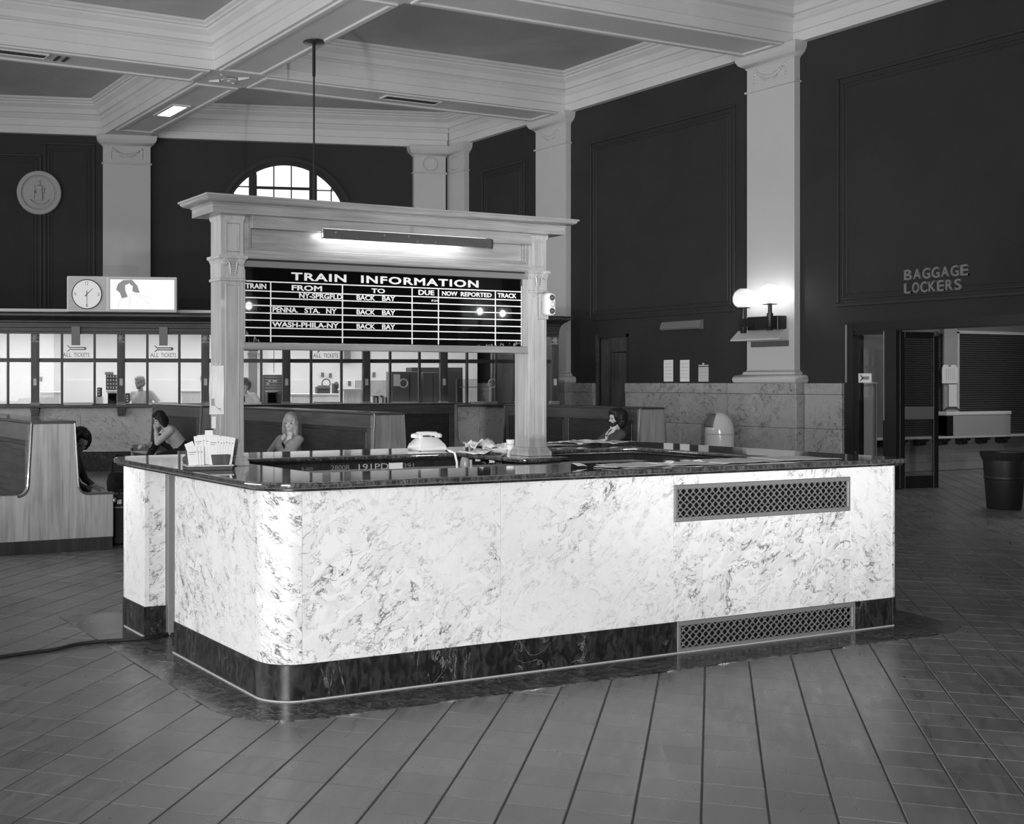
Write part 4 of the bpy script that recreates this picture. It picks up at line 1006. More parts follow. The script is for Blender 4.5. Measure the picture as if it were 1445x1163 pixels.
tag(pp.build('loose_papers', 'paper'), 'loose white papers lying on the row of ledgers', 'papers')
for k, (px, py) in enumerate(((527.5, 528.5), (455, 529), (466, 530), (493, 541), (58, 535), (285, 534))):
    s_, z = on_plane(MSC, px, py, 3.98); 
    o = MB(MSC).box(s_-.03, 3.955, z-.05, s_+.03, 3.972, z+.05).build('wall_switch', 'grey_metal', None, bevel=.004)
    tag(o, ('dark switch plate on the white office wall above the ledgers', 'first of two dark plates on the office wall above the machine', 'second of two dark plates on the office wall above the machine', 'dark plate on the office wall above the low drawer unit', 'dark switch plate on the office wall below the clock', 'dark plate on the office wall left of the board post')[k], 'wall plate')
for px0, px1, lab in ((352, 363, 'grey upright pillar strip on the office wall behind the seated clerk'), (488, 495, 'narrow grey strip high on the office wall by the fourth bay')):
    s0, _ = on_plane(MSC, px0, 500, 3.8); s1, _ = on_plane(MSC, px1, 500, 3.8)
    o = MB(MSC).box(s0, 3.8, 1.3 if px0 < 400 else 2.0, s1, 3.97, 2.77).build('pillar_strip', 'grey_metal'); tag(o, lab, 'pillar')
# pendant cord and hanging card
s_, z = on_plane(MSC, 386.5, 500, 1.5); cd = MB(MSC).tube([(s_, 1.5, 2.78), (s_, 1.5, on_plane(MSC, 386, 526, 1.5)[1])], .006, 6).build('pull_cord', 'charcoal'); tag(cd, 'thin dark cord hanging from the office ceiling above the slotted rack', 'cord')
# acrylic shield and framed card by the last bay
s0, z1 = on_plane(MSC, 645, 535, .9); s1, z0 = on_plane(MSC, 690, 566, .9)
sh = root('counter_shield', tuple(MSC @ Vector((s0, .9, 1.04))), 'clear shield with dark edges on the worktop behind the last ticket windows', 'shield')
MB(MSC).box(s0, .9, 1.041, s1, .905, z1).build('sheet', 'smoked_glass', sh); MB(MSC).box(s0-.02, .89, 1.041, s0, .915, z1).build('edge', 'grey_metal', sh); MB(MSC).box(s0+.05, .88, z1-.16, s1, .91, z1-.145).build('rail', 'grey_metal', sh)

# ------------------------------------------------------------------ benches
def bench(name_, label, near, length, ang, half=.20, seat=.37, top=1.18, group='double-sided wooden waiting benches'):
    """near: core centre of the near end; runs along local +y; ang turns it"""
    b = root('bench', (near[0], near[1], 0), label, 'bench', group)
    M = Matrix.Translation((near[0], near[1], 0)) @ Matrix.Rotation(R(ang), 4, 'Z')
    hw = half + seat
    def outline(h, grow=0.0):
        r = .09; pts = [(-hw-grow, .12), (hw+grow, .12), (hw+grow, h+grow), (half+r+.04, h+grow)]
        for k in range(7): a = R(270 - 15*k); pts.append((half+.035+r+r*math.cos(a), h+grow+r+r*math.sin(a)))
        pts += [(half+grow*.5, top), (-half-grow*.5, top)]
        for k in range(6, -1, -1): a = R(270 + 15*k); pts.append((-half-.035-r+r*math.cos(a), h+grow+r+r*math.sin(a)))
        pts += [(-half-r-.04, h+grow), (-hw-grow, h+grow)]
        return pts
    for y0 in (0, length-.05):
        e = MB(M).prism(outline(.535), y0, y0+.05, 'XZ').build('end_panel', 'bench_end_wood', b, bevel=.004)
        # rim moulding
        o = outline(.525)[2:-1]; q = [(x, y0-.004, z) for x, z in o]
        MB(M).tube(q, .012, 6).build('end_moulding', 'bench_rail_wood', e)
        MB(M).box(-hw+.01, y0-.003, 0, hw-.01, y0+.05, .12).build('end_plinth', 'cabinet_wood', e)
        for sx in (-1, 1): MB(M).ball((sx*(hw+.006), y0-.01, .46), .024, 5).build('scroll_knob', 'bench_rail_wood', e)
    MB(M).box(-half-.012, -.012, top, half+.012, length+.012, top+.022).build('top_rail', 'bench_rail_wood', b, bevel=.008)
    for sx in (-1, 1):
        x = sx*(half-.02)
        bk = MB(M).box(x-.02, .05, .40, x+.02, length-.05, top).build('backrest', 'bench_dark_wood', b)
        n = max(1, round(length/1.9)); st = .10
        xo = x + sx*.02
        MB(M).box(xo, .05, top-.16, xo+sx*.016, length-.05, top-.004).build('back_rail', 'bench_rail_wood', bk, bevel=.004)
        for k in range(n+1):
            y = .05 + (length-.1-st)*k/n; MB(M).box(xo, y, .42, xo+sx*.016, y+st, top-.16).build('stile', 'bench_rail_wood', bk, bevel=.003)
        for k in range(n):
            ya = .05 + (length-.1-st)*k/n + st; yb = .05 + (length-.1-st)*(k+1)/n
            MB(M).box(xo-sx*.002, ya+.03, .5, xo+sx*.010, yb-.03, top-.20).build('back_panel', 'bench_dark_wood', bk, bevel=.008)
        s_ = MB(M).box(sx*(half-.01), .05, .405, sx*(hw-.015), length-.05, .44).build('seat', 'bench_end_wood', b, bevel=.012)
        MB(M).box(sx*(hw-.05), .05, .12, sx*(hw-.03), length-.05, .404).build('apron', 'bench_dark_wood', b)
    MB(M).box(-hw+.04, .05, 0, hw-.04, length-.05, .12).build('plinth', 'cabinet_wood', b)
    return b
bench('bench', 'wooden bench with pale plain end panel beside the gateway corner of the counter', (3.06, 11.03), 4.2, 0)
bench('bench', 'long panelled bench behind the woman in the light jacket', (7.37, 12.30), 3.75, 0, .195)
bench('bench', 'dark bench end behind the person in the pale sweater', (7.20, 17.15), 2.15, 0, .18)
bench('bench', 'bench seen broadside behind the telephone and the long panelled bench', (12.0, 17.95), 4.1, 90, .17)
bn = onz(893, 577.3, 1.18)
bench('bench', 'bench with end panel behind the bearded man in the bow tie', (bn.x+.27, bn.y-.1), 3.2, 0, .21)

# ------------------------------------------------------------------ people
def capsule(g, a, b, ra, rb, n=14, sq=1.0):
    a, b = Vector(a), Vector(b); d = (b-a); L = d.length
    if L < 1e-5: return
    d.normalize(); u = d.cross(Vector((0,0,1))); u = Vector((1,0,0)) if u.length < 1e-3 else u.normalized(); w = d.cross(u)
    rings = []
    for k in range(5): t = math.pi/2*(k/4.0); rings.append((a - d*ra*math.cos(t), max(.0008, ra*math.sin(t))))
    for k in range(5): t = math.pi/2*(k/4.0); rings.append((b + d*rb*math.sin(t), max(.0008, rb*math.cos(t))))
    g.loops([[c + (u*math.cos(2*math.pi*i/n)*1.0 + w*math.sin(2*math.pi*i/n)*sq)*r for i in range(n)] for c, r in rings])
def ellip(g, M, c, r, n=12):
    rings = []
    for i in range(n+1):
        t = math.pi*i/n; q = max(.002, math.sin(t)); z = -math.cos(t)
        rings.append([M @ Vector((c[0]+r[0]*q*math.cos(2*math.pi*k/16), c[1]+r[1]*q*math.sin(2*math.pi*k/16), c[2]+r[2]*z)) for k in range(16)])
    g.loops(rings)
def remesh(g, name, mats, parent, voxel, label_fn, smooth_it=2):
    me = bpy.data.meshes.new(name); me.from_pydata([tuple(v) for v in g.v], [], g.f)
    bm = bmesh.new(); bm.from_mesh(me); bmesh.ops.recalc_face_normals(bm, faces=bm.faces); bm.to_mesh(me); bm.free()
    t = bpy.data.objects.new('tmp', me); COL.objects.link(t)
    rm = t.modifiers.new('r', 'REMESH'); rm.mode = 'VOXEL'; rm.voxel_size = voxel; rm.use_smooth_shade = True
    if smooth_it: sm = t.modifiers.new('s', 'SMOOTH'); sm.iterations = smooth_it; sm.factor = .5
    dg = bpy.context.evaluated_depsgraph_get(); out = bpy.data.meshes.new_from_object(t.evaluated_get(dg)); bpy.data.objects.remove(t)
    out.name = name; out.materials.clear()
    for m_ in mats: out.materials.append(MATS[m_])
    if label_fn:
        for p in out.polygons: p.material_index = label_fn(p.center)
    for p in out.polygons: p.use_smooth = True
    return link(name, out, parent)
def ik(a, b, l1, l2, hint):
    a, b = Vector(a), Vector(b); d = b - a; L = min(d.length, (l1+l2)*.995); d.normalize(); b = a + d*L
    x = (l1*l1 - l2*l2 + L*L)/(2*L); h = math.sqrt(max(0, l1*l1-x*x)); hv = Vector(hint); hv = (hv - d*hv.dot(d)); hv.normalize()
    return a + d*x + hv*h, b
def person(label, base, face, torso=(0, 0), head=(0, 0, 0), hands=None, feet=None, hip=.50, size=1.0, female=False, standing=False,
           top='cloth_grey', bottom='cloth_dark', skin='skin', hair=None, hairstyle='short', extras=(), sleeve=1.0, voxel=.0105, jacket=None, bulk=1.0):
    """base: point under the hips; face: heading of the chest in degrees; torso=(lean forward, lean to own left) ; head=(yaw, pitch, roll)
    hands: two targets in own frame (x forward, y to own left, z up)"""
    pr = root('person', (base[0], base[1], 0), label, 'person')
    B = Matrix.Translation((base[0], base[1], 0)) @ Matrix.Rotation(R(face), 4, 'Z')
    s = size; g = MB(); lab = []     # lab: (a, b, radius, material index)
    hipz = .92*s if standing else hip + .09
    pel = Vector((0, 0, hipz)); ln = Matrix.Rotation(R(torso[0]), 4, 'Y') @ Matrix.Rotation(R(-torso[1]), 4, 'X')
    def T(x, y, z): return pel + (ln @ Vector((x*s, y*s, z*s)))
    sh = .165 if female else .19; hw = .105 if female else .095
    chest = T(.01, 0, .33); waist = T(0, 0, .14); neck = T(.0, 0, .50)
    def cap(a, b, ra, rb, m_, sq=1.0):
        if m_ in (0, 1): ra *= bulk; rb *= bulk
        capsule(g, B @ Vector(a), B @ Vector(b), ra, rb, sq=sq); lab.append((B @ Vector(a), B @ Vector(b), max(ra, rb), m_))
    for sy in (-1, 1):
        cap(pel + Vector((0, sy*hw*.75, 0)), T(0, sy*.06, .12), .105*s, .088*s, 1)
        cap(T(0, sy*.055, .12), T(.01, sy*.075, .32), .092*s, .105*s, 0)
        cap(T(.01, sy*.07, .34), T(-.005, sy*sh*.86, .425), .085*s, .055*s, 0)
        cap(T(-.01, sy*.04, .40), T(-.01, sy*sh*.7, .44), .06*s, .045*s, 0)
        if female: cap(T(.075, sy*.06, .31), T(.085, sy*.06, .30), .058*s, .055*s, 0)
    cap(pel, T(.0, 0, .38), .10*s, .10*s, 0)
    hd = ln @ Matrix.Identity(4)
    nb, nt = T(-.012, 0, .42), T(.012, 0, .53)
    cap(nb, nt, .052*s, .048*s, 2)
    HM = B @ Matrix.Translation(T(.012, 0, .535)) @ ((ln.to_quaternion().slerp(Matrix.Identity(4).to_quaternion(), .6)).to_matrix().to_4x4()) @ Matrix.Rotation(R(head[0]), 4, 'Z') @ Matrix.Rotation(R(head[1]), 4, 'Y') @ Matrix.Rotation(R(head[2]), 4, 'X') @ Matrix.Scale(s, 4)
    ellip(g, HM, (-.008, 0, .125), (.094, .074, .100)); ellip(g, HM, (.030, 0, .075), (.062, .060, .082))
    ellip(g, HM, (.048, 0, .025), (.040, .036, .030)); ellip(g, HM, (.018, 0, .145), (.076, .066, .070))
    capsule(g, HM @ Vector((.088, 0, .105)), HM @ Vector((.106, 0, .072)), .009*s, .013*s)      # nose
    for sy in (-1, 1):
        capsule(g, HM @ Vector((.082, sy*.018, .122)), HM @ Vector((.076, sy*.045, .122)), .010*s, .008*s)   # brows
        capsule(g, HM @ Vector((.060, sy*.038, .075)), HM @ Vector((.058, sy*.040, .07)), .022*s, .02*s)      # cheeks
        capsule(g, HM @ Vector((-.004, sy*.076, .112)), HM @ Vector((.0, sy*.074, .078)), .014*s, .010*s)   # ears
    capsule(g, HM @ Vector((.084, -.018, .043)), HM @ Vector((.084, .018, .043)), .009*s, .009*s); capsule(g, HM @ Vector((.080, -.015, .030)), HM @ Vector((.080, .015, .030)), .009*s, .009*s)
    lab.append((HM @ Vector((0, 0, .02)), HM @ Vector((0, 0, .18)), .10, 2))
    # arms and hands
    hands = hands or ((.32, -.14, hipz+.10), (.32, .14, hipz+.10))
    for sy, tg in ((-1, hands[0]), (1, hands[1])):
        shd = T(-.005, sy*sh, .415); el, wr = ik(shd, Vector(tg), .285*s, .255*s, (-.3, sy*.8, -.75))
        cap(shd, el, .052*s, .041*s, 0)
        fa = el + (wr-el)*sleeve
        cap(el, fa, .040*s, .031*s, 0)
        if sleeve < .98: cap(fa, wr, .032*s, .025*s, 2)
        cap(wr, wr + (wr-el).normalized()*.02, .025*s, .024*s, 2)
        d = (wr-el).normalized(); dn = Vector((0, 0, -1)); side = d.cross(dn); side = side.normalized() if side.length > .05 else Vector((0, 1, 0)); dn = side.cross(d).normalized()*-1
        if dn.z > 0: dn = -dn
        for k in range(4):
            o_ = (k-1.5)*.019*s; kn = wr + d*.085*s + side*o_; fl = (.036, .042, .039, .030)[k]*s
            cap(wr + d*.02*s + side*o_*.7, kn, .015*s, .012*s, 2)
            k2 = kn + (d*.85 + dn*.5).normalized()*fl; cap(kn, k2, .0105*s, .0095*s, 2); cap(k2, k2 + (d*.45 + dn*.9).normalized()*fl*.8, .0095*s, .0085*s, 2)
        tb = wr + d*.025*s - side*sy*.022*s; t2 = tb + (d*.6 - side*sy*.7 + dn*.3).normalized()*.04*s; cap(tb, t2, .014*s, .011*s, 2); cap(t2, t2 + (d*.9 - side*sy*.1 + dn*.3).normalized()*.028*s, .0105*s, .009*s, 2)
    # legs and shoes
    if standing: feet = feet or ((.02, -.11, .085), (-.03, .12, .085))
    else: feet = feet or ((.50, -.10, .085), (.46, .12, .085))
    for sy, ft_ in ((-1, feet[0]), (1, feet[1])):
        hp = pel + Vector((0, sy*hw, -.02)); kn, an = ik(hp, Vector(ft_), .44*s, .42*s, (1, 0, .35 if not standing else 0))
        cap(hp, kn, .085*s, .058*s, 1); cap(kn, kn + (an-kn)*.35, .056*s, .054*s, 1); cap(kn + (an-kn)*.35, an, .054*s, .036*s, 1)
        cap(an, an + Vector((.02, 0, -.03)), .038, .04, 3); cap(an + Vector((-.03, 0, -.045)), an + Vector((.16, sy*.02, -.055)), .036, .030, 3)
    def which(c):
        best, bi = 9e9, 0
        for a, b, r, m_ in lab:
            ab = b-a; t = max(0, min(1, (c-a).dot(ab)/max(1e-9, ab.length_squared))); dd = (c-(a+ab*t)).length - r
            if dd < best: best, bi = dd, m_
        if bi == 0 and extras_open and (B.inverted() @ c).x > 0:
            lc = ln.inverted() @ ((B.inverted() @ c) - pel)
            if lc.x > .03 and abs(lc.y) < max(0, (lc.z/s-.24))*.42 and lc.z > .24*s: return 4
        return bi
    extras_open = jacket is not None
    body = remesh(g, 'body', [top, bottom, skin, 'black', jacket or top], pr, voxel, which)
    for sy in (-1, 1): 
        e = MB(); ellip(e, HM, (.078, sy*.031, .106), (.012, .016, .009), 6); e.build('eye', 'eye', pr, smooth_ang=80)
    # hair
    if hairstyle:
        h = MB()
        if hairstyle in ('short', 'parted'):
            ellip(h, HM, (-.018, 0, .140), (.100, .083, .098)); ellip(h, HM, (-.035, 0, .095), (.078, .080, .085)); ellip(h, HM, (.035, 0, .19), (.052, .060, .032))
        elif hairstyle == 'bob':
            ellip(h, HM, (-.015, 0, .145), (.108, .092, .098)); ellip(h, HM, (-.045, 0, .07), (.085, .098, .11)); ellip(h, HM, (.04, 0, .198), (.055, .066, .030))
            for sy in (-1, 1): ellip(h, HM, (.0, sy*.078, .055), (.055, .032, .10)); ellip(h, HM, (.035, sy*.070, .10), (.035, .022, .075))
        elif hairstyle == 'long':
            ellip(h, HM, (-.01, 0, .155), (.112, .096, .098)); ellip(h, HM, (-.04, 0, .04), (.09, .10, .15)); ellip(h, HM, (.045, 0, .208), (.055, .066, .032))
            for sy in (-1, 1): ellip(h, HM, (.01, sy*.084, .03), (.055, .036, .135)); ellip(h, HM, (.045, sy*.072, .10), (.034, .022, .09))
        elif hairstyle == 'bushy':
            ellip(h, HM, (-.05, 0, .135), (.125, .115, .125)); ellip(h, HM, (.02, 0, .20), (.085, .095, .055)); ellip(h, HM, (-.065, 0, .055), (.085, .105, .10))
            for sy in (-1, 1): ellip(h, HM, (.0, sy*.075, .155), (.065, .034, .065))
        elif hairstyle == 'curly':
            rr = random.Random(3)
            for k in range(110):
                u = rr.uniform(-1, 1); a = rr.uniform(0, 6.283); q = math.sqrt(1-u*u); x, y, z = q*math.cos(a), q*math.sin(a), u
                if x > .62 and z < .55: continue
                ellip(h, HM, (-.018+.108*x, .096*y, .125+.112*z), (.030, .030, .030), 5)
            ellip(h, HM, (-.02, 0, .135), (.10, .085, .10))
        ho = remesh(h, 'hair', [hair or 'hair_dark'], pr, .008, None, 1)
        tx = ho.modifiers.new('locks', 'DISPLACE'); tex = bpy.data.textures.get('locks') or bpy.data.textures.new('locks', 'CLOUDS'); tex.noise_scale = .03; tx.texture = tex; tx.strength = .016; tx.mid_level = .5
    for ex in extras:
        q = MB()
        if ex == 'beard':
            ellip(q, HM, (.052, 0, .022), (.050, .050, .042)); ellip(q, HM, (.030, 0, .045), (.052, .066, .038)); ellip(q, HM, (.088, 0, .056), (.014, .030, .009))
            remesh(q, 'beard', [hair or 'hair_dark'], pr, .006, None, 1)
        if ex == 'shortbeard':
            ellip(q, HM, (.050, 0, .022), (.043, .044, .034)); ellip(q, HM, (.030, 0, .045), (.050, .063, .034)); remesh(q, 'beard', ['grey_metal'], pr, .006, None, 1)
        if ex == 'cap':
            ellip(q, HM, (-.008, 0, .175), (.106, .088, .062)); remesh(q, 'cap', ['paper_grey'], pr, .008, None, 1)
        if ex == 'bow':
            c = HM @ Vector((.055, 0, -.035)); MM = B @ Matrix.Rotation(0, 4, 'Z')
            for sy in (-1, 1):
                q.add([c + (MM.to_3x3() @ Vector(p)) for p in [(0, 0, -.010), (0, 0, .010), (.0, sy*.065, .034), (.0, sy*.065, -.030), (.022, 0, -.010), (.022, 0, .010), (.016, sy*.065, .034), (.016, sy*.065, -.030)]],
                      [(0,1,2,3), (7,6,5,4), (0,4,5,1), (1,5,6,2), (2,6,7,3), (3,7,4,0)])
            q.build('bow_tie', 'cloth_white', pr)
        if ex == 'tie':
            a = B @ T(.095, 0, .45); b = B @ T(.125, 0, .14); f_ = B.to_3x3() @ Vector((.02, 0, 0)); l_ = B.to_3x3() @ Vector((0, 1, 0))
            q.loops([[a + l_*.012 + f_, a - l_*.012 + f_, a - l_*.012, a + l_*.012], [b + l_*.036 + f_, b - l_*.036 + f_, b - l_*.036, b + l_*.036]]).build('tie', 'charcoal', pr)
        if ex == 'collar':
            for sy in (-1, 1):
                pts = [T(.07, sy*.012, .435), T(.045, sy*.062, .485), T(.075, sy*.085, .405), T(.115, sy*.03, .355)]
                pts2 = [p + Vector((.018, 0, .006)) for p in pts]
                q.add([B @ p for p in pts + pts2], [(0,1,2,3), (7,6,5,4), (0,4,5,1), (1,5,6,2), (2,6,7,3), (3,7,4,0)])
            q.build('collar', 'cloth_white' if top != 'cloth_grey' else 'cloth_pale', pr)
    return pr
person('person with dark curly hair leaning out from behind the pale bench end', (3.37, 12.0), -28, (24, -8), (-50, 24, 0),
       hands=((.46, -.20, .46), (.42, .06, .48)), hip=.36, size=.92, female=True, top='cloth_mid', bottom='cloth_grey', hair='hair_dark', hairstyle='curly', sleeve=.5)
person('person in pale sweater and dark trousers bent forward with hand at chin', (6.95, 17.66), 172, (40, 0), (14, 10, 0),
       hands=((.62, -.02, .60), (.46, .05, .84)), feet=((.60, -.05, .34), (.66, .12, .085)), hip=.42, size=.98, bulk=1.2, top='cloth_pale', bottom='cloth_black', hair='hair_dark', hairstyle='bob', sleeve=.75, female=True)
person('person with fair shoulder-length hair in a light open jacket over dark top', (6.84, 13.96), 212, (-18, 0), (12, 12, 0),
       hip=.375, size=.93, female=True, top='cloth_grey', bottom='cloth_dark', jacket='cloth_black', hair='hair_fair', hairstyle='long', extras=('collar',))
person('bearded person with bushy dark hair in a jacket, white shirt and bow tie, in profile', (bn.x-.32, bn.y+.16), 168, (-18, 0), (-6, 12, 0),
       hip=.36, size=.97, bulk=1.12, top='cloth_mid', bottom='cloth_dark', jacket='cloth_white', hair='hair_dark', hairstyle='bushy', extras=('beard', 'bow', 'collar'))
def behind(px, t): s_, _ = on_plane(MSC, px, 500, t); return MSC @ Vector((s_, t, 0))
c1 = behind(203, 1.15)
person('standing clerk in pale cap, short beard and white shirt behind the ticket glass', (c1.x, c1.y), 232, (8, -4), (-22, 6, 0),
       hands=((.34, -.38, 1.14), (.38, .42, 1.12)), standing=True, size=1.0, bulk=1.25, top='cloth_white', bottom='cloth_grey', skin='skin_pale', hair='hair_fair', hairstyle='short', extras=('cap', 'shortbeard'))
c2 = behind(346, 1.0)
person('clerk in white shirt and dark tie looking down beside the slotted rack', (c2.x, c2.y), 240, (14, 0), (18, 34, 0),
       hands=((.36, -.16, 1.12), (.36, .18, 1.12)), standing=True, size=.98, bulk=1.15, top='cloth_white', bottom='cloth_dark', skin='skin_pale', hair='hair_grey', hairstyle='curly', extras=('tie',))

# ------------------------------------------------------------------ bags by the benches
def bag(label, p, w, d, h, ang, handle=True, mat='cloth_black', nm='handbag'):
    b = root(nm, (p[0], p[1], 0), label, 'bag'); M = Matrix.Translation((p[0], p[1], 0)) @ Matrix.Rotation(R(ang), 4, 'Z')
    MB(M).loft(-w/2, -d/2, w/2, d/2, [(-.01, .004), (.0, .02), (.004, h*.5), (-.02, h*.85), (-d*.3, h)]).build('body', mat, b, bevel=.012, smooth_ang=50)
    if handle: MB(M).tube([(-w*.3, 0, h*.93), (-w*.27, 0, h+.14), (-w*.1, 0, h+.24), (w*.1, 0, h+.24), (w*.27, 0, h+.14), (w*.3, 0, h*.93)], .012, 6).build('strap', mat, b)
    MB(M).box(-w*.2, -d/2-.012, h*.55, w*.2, -d/2+.004, h*.85).build('flap', mat, b, bevel=.004)
    return b
q_ = onz(168, 694, 0); bag('black handbag on the floor in front of the person in the pale sweater', q_, .34, .16, .28, -15)
q_ = onz(181, 768, 0)
su = root('suitcase', (q_.x, q_.y, 0), 'dark suitcase with a handle standing between the pale bench end and counter', 'suitcase')
M_ = Matrix.Translation((q_.x, q_.y, 0)) @ Matrix.Rotation(R(-12), 4, 'Z')
MB(M_).loft(-.19, -.11, .19, .11, [(-.01, .01), (0, .03), (0, .46), (-.012, .48)]).build('body', 'cloth_dark', su, bevel=.02)
MB(M_).tube([(-.09, 0, .475), (-.085, 0, .515), (.085, 0, .515), (.09, 0, .475)], .011, 6).build('handle', 'metal_dark', su)
MB(M_).box(-.192, -.115, .36, .192, .115, .372).build('band', 'grey_metal', su)
for sx in (-.1, .1): MB(M_).box(sx-.02, -.122, .40, sx+.02, -.112, .44).build('clasp', 'metal_bright', su)

# ------------------------------------------------------------------ telephone, papers and brochures on the counter
ZTOP = 1.0685
pc = onz(607, 636, ZTOP)
tel = root('telephone', (pc.x, pc.y, ZTOP), 'white desk telephone with its receiver in the cradle, on the far side of the counter', 'telephone')
Mt = Matrix.Translation((pc.x, pc.y+.04, ZTOP)) @ Matrix.Rotation(R(-8), 4, 'Z') @ Matrix.Scale(1.0, 4)
ph = MB(Mt).loft(-.105, -.105, .105, .105, [(-.006, .0), (.0, .004), (.002, .02), (-.006, .045), (-.030, .075), (-.048, .092), (-.055, .096)]).build('housing', 'white_plastic', tel, bevel=.006, smooth_ang=40)
MB(Mt).loft(-.10, -.10, .10, .10, [(0, -.0), (0, .006)]).build('base', 'black', tel)
for sx in (-1, 1): MB(Mt).loft(sx*.058-.014, -.03, sx*.058+.014, .04, [(0, .085), (0, .112)]).build('cradle', 'white_plastic', tel, bevel=.004)
g = MB(Mt); g.tube([(-.088, .01, .106), (-.07, .01, .116), (0, .01, .120), (.07, .01, .116), (.088, .01, .106)], [.013, .017, .015, .017, .013], 10)
for sx in (-1, 1): g.lathe([(.008, .088), (.028, .090), (.032, .102), (.027, .116), (.008, .123)], (sx*.088, .01, 0), 14)
g.build('receiver', 'white_plastic', tel, smooth_ang=50)
Md = Mt @ Matrix.Translation((0, -.074, .052)) @ Matrix.Rotation(R(52), 4, 'X')
MB(Md).lathe([(.043, -.004), (.043, .006), (.038, .009), (.018, .009), (.018, .012), (.002, .012)], (0, 0, 0), 24).build('dial', 'white_enamel', tel, smooth_ang=40)
for k in range(10): a_ = R(30*k+20); MB(Md).lathe([(.0055, .0085), (.0055, .0098)], (.030*math.cos(a_), .030*math.sin(a_), 0), 10).build('finger_hole', 'grey_metal', tel)
MB(Mt).box(.012, -.052, .094, .034, -.046, .104).build('number_card', 'charcoal', tel)
ca_, cb_ = onY(641, 640, 7.10), onY(643, 662, 7.09)
MB().tube([(pc.x+.10, pc.y+.05, ZTOP+.02), (pc.x+.15, pc.y+.02, ZTOP+.012), (ca_.x-.02, 7.13, ZTOP+.012), (ca_.x, 7.095, ZTOP), (ca_.x+.012, 7.085, 1.0), (cb_.x+.01, 7.09, .80)], .0085, 8).build('cord', 'white_plastic', tel)
# pear-shaped knob hung below the top, with a pale slip of tape either side
kb = onY(656, 651, 7.05)
kn_ = root('hanging_lamp_bulb', (kb.x, 7.05, kb.z), 'pale pear-shaped knob hanging under the inner edge of the counter beside the cord', 'knob')
MB().lathe([(.004, -.075), (.022, -.068), (.034, -.045), (.036, -.02), (.030, .01), (.018, .035), (.012, .05)], (kb.x, 7.05, kb.z), 16).build('body', 'board_wood', kn_, smooth_ang=60)
MB().tube([(kb.x, 7.05, kb.z+.045), (kb.x, 7.05, 1.036)], .006, 6).build('cord', 'charcoal', kn_)
kn_.name = 'push_bell'
MB().tube([(kb.x+.06, 7.07, 1.02), (kb.x+.06, 7.07, .86)], .012, 8).build('pipe', 'pale_metal', ctr)
tag(MB().box(onY(549, 662, 7.14).x, 7.138, onY(549, 662, 7.14).z, onY(568, 662, 7.14).x, 7.144, onY(549, 653.5, 7.14).z).build('paper_slip', 'paper'), 'white blank slip stuck on the dark inner face beside chalked figures', 'paper')
for k, (px, py) in enumerate(((674, 646), (694, 648))):
    p = onY(px, py, 7.05 if k == 0 else 6.76)
    tag(MB().box(p.x-.02, p.y-.003, p.z-.024, p.x+.02, p.y, p.z+.014).build('tape_tag', 'paper'), ('white tape tag on the counter edge just right of the hanging knob', 'white tape tag on the edge of the jutting tongue of the counter')[k], 'tag')
# loose sheets
def sheet(name, label, cx_, cy_, w, h, ang, z=ZTOP, curl=.0, seed=0, mat='paper', group=None, cat='papers', sub=10):
    g = MB(Matrix.Translation((cx_, cy_, z)) @ Matrix.Rotation(R(ang), 4, 'Z')); vs = []; fs = []
    for j in range(sub+1):
        for i in range(sub+1):
            x, y = (i/sub-.5)*w, (j/sub-.5)*h
            zz = curl*(.5+.9*noise.noise(Vector((x*9+seed*3.1, y*9, seed)))+.5*noise.noise(Vector((x*22, y*22, seed*2)))) if curl else 0
            vs.append((x, y, .0012 + max(0, zz)))
    for j in range(sub):
        for i in range(sub): k = j*(sub+1)+i; fs.append((k, k+1, k+sub+2, k+sub+1))
    o = g.add(vs, fs).build(name, mat, smooth_ang=25)
    m_ = o.modifiers.new('thick', 'SOLIDIFY'); m_.thickness = .0008; m_.offset = 1
    return tag(o, label, cat, group)
p = onz(708, 641, ZTOP)
for k, (dx, dy, w, h, a_, c_, lb_) in enumerate(((-.06, .02, .30, .24, 12, .03, 'crumpled white sheets heaped beside the right board post, lowest sheet'), (.0, .08, .30, .22, -20, .09, 'crumpled sheet rising to a peak in the heap beside the right board post'), (.08, .05, .26, .2, 35, .07, 'crumpled sheet of the heap lying nearest to the small round carton'), (-.01, -.02, .2, .16, 50, .035, 'small creased sheet at the front of the heap beside the right board post'))):
    sheet('paper_sheet', lb_, p.x+dx, p.y+dy+.08, w, h, a_, ZTOP+.004*k, c_, k+1)
q_ = onz(720.5, 641, ZTOP)
ct = root('carton', (q_.x, q_.y, ZTOP), 'small round white carton with printed bands beside the right board post', 'carton')
MB().lathe([(.026, ZTOP), (.027, ZTOP+.002), (.027, ZTOP+.088), (.0285, ZTOP+.088), (.0285, ZTOP+.098), (.024, ZTOP+.099)], (q_.x, q_.y, 0), 20).build('tub', 'paper', ct, smooth_ang=50)
for z_ in (.02, .06): MB().lathe([(.0276, ZTOP+z_), (.0276, ZTOP+z_+.012)], (q_.x, q_.y, 0), 20, cap=False).build('printed_band', 'paper_grey', ct)
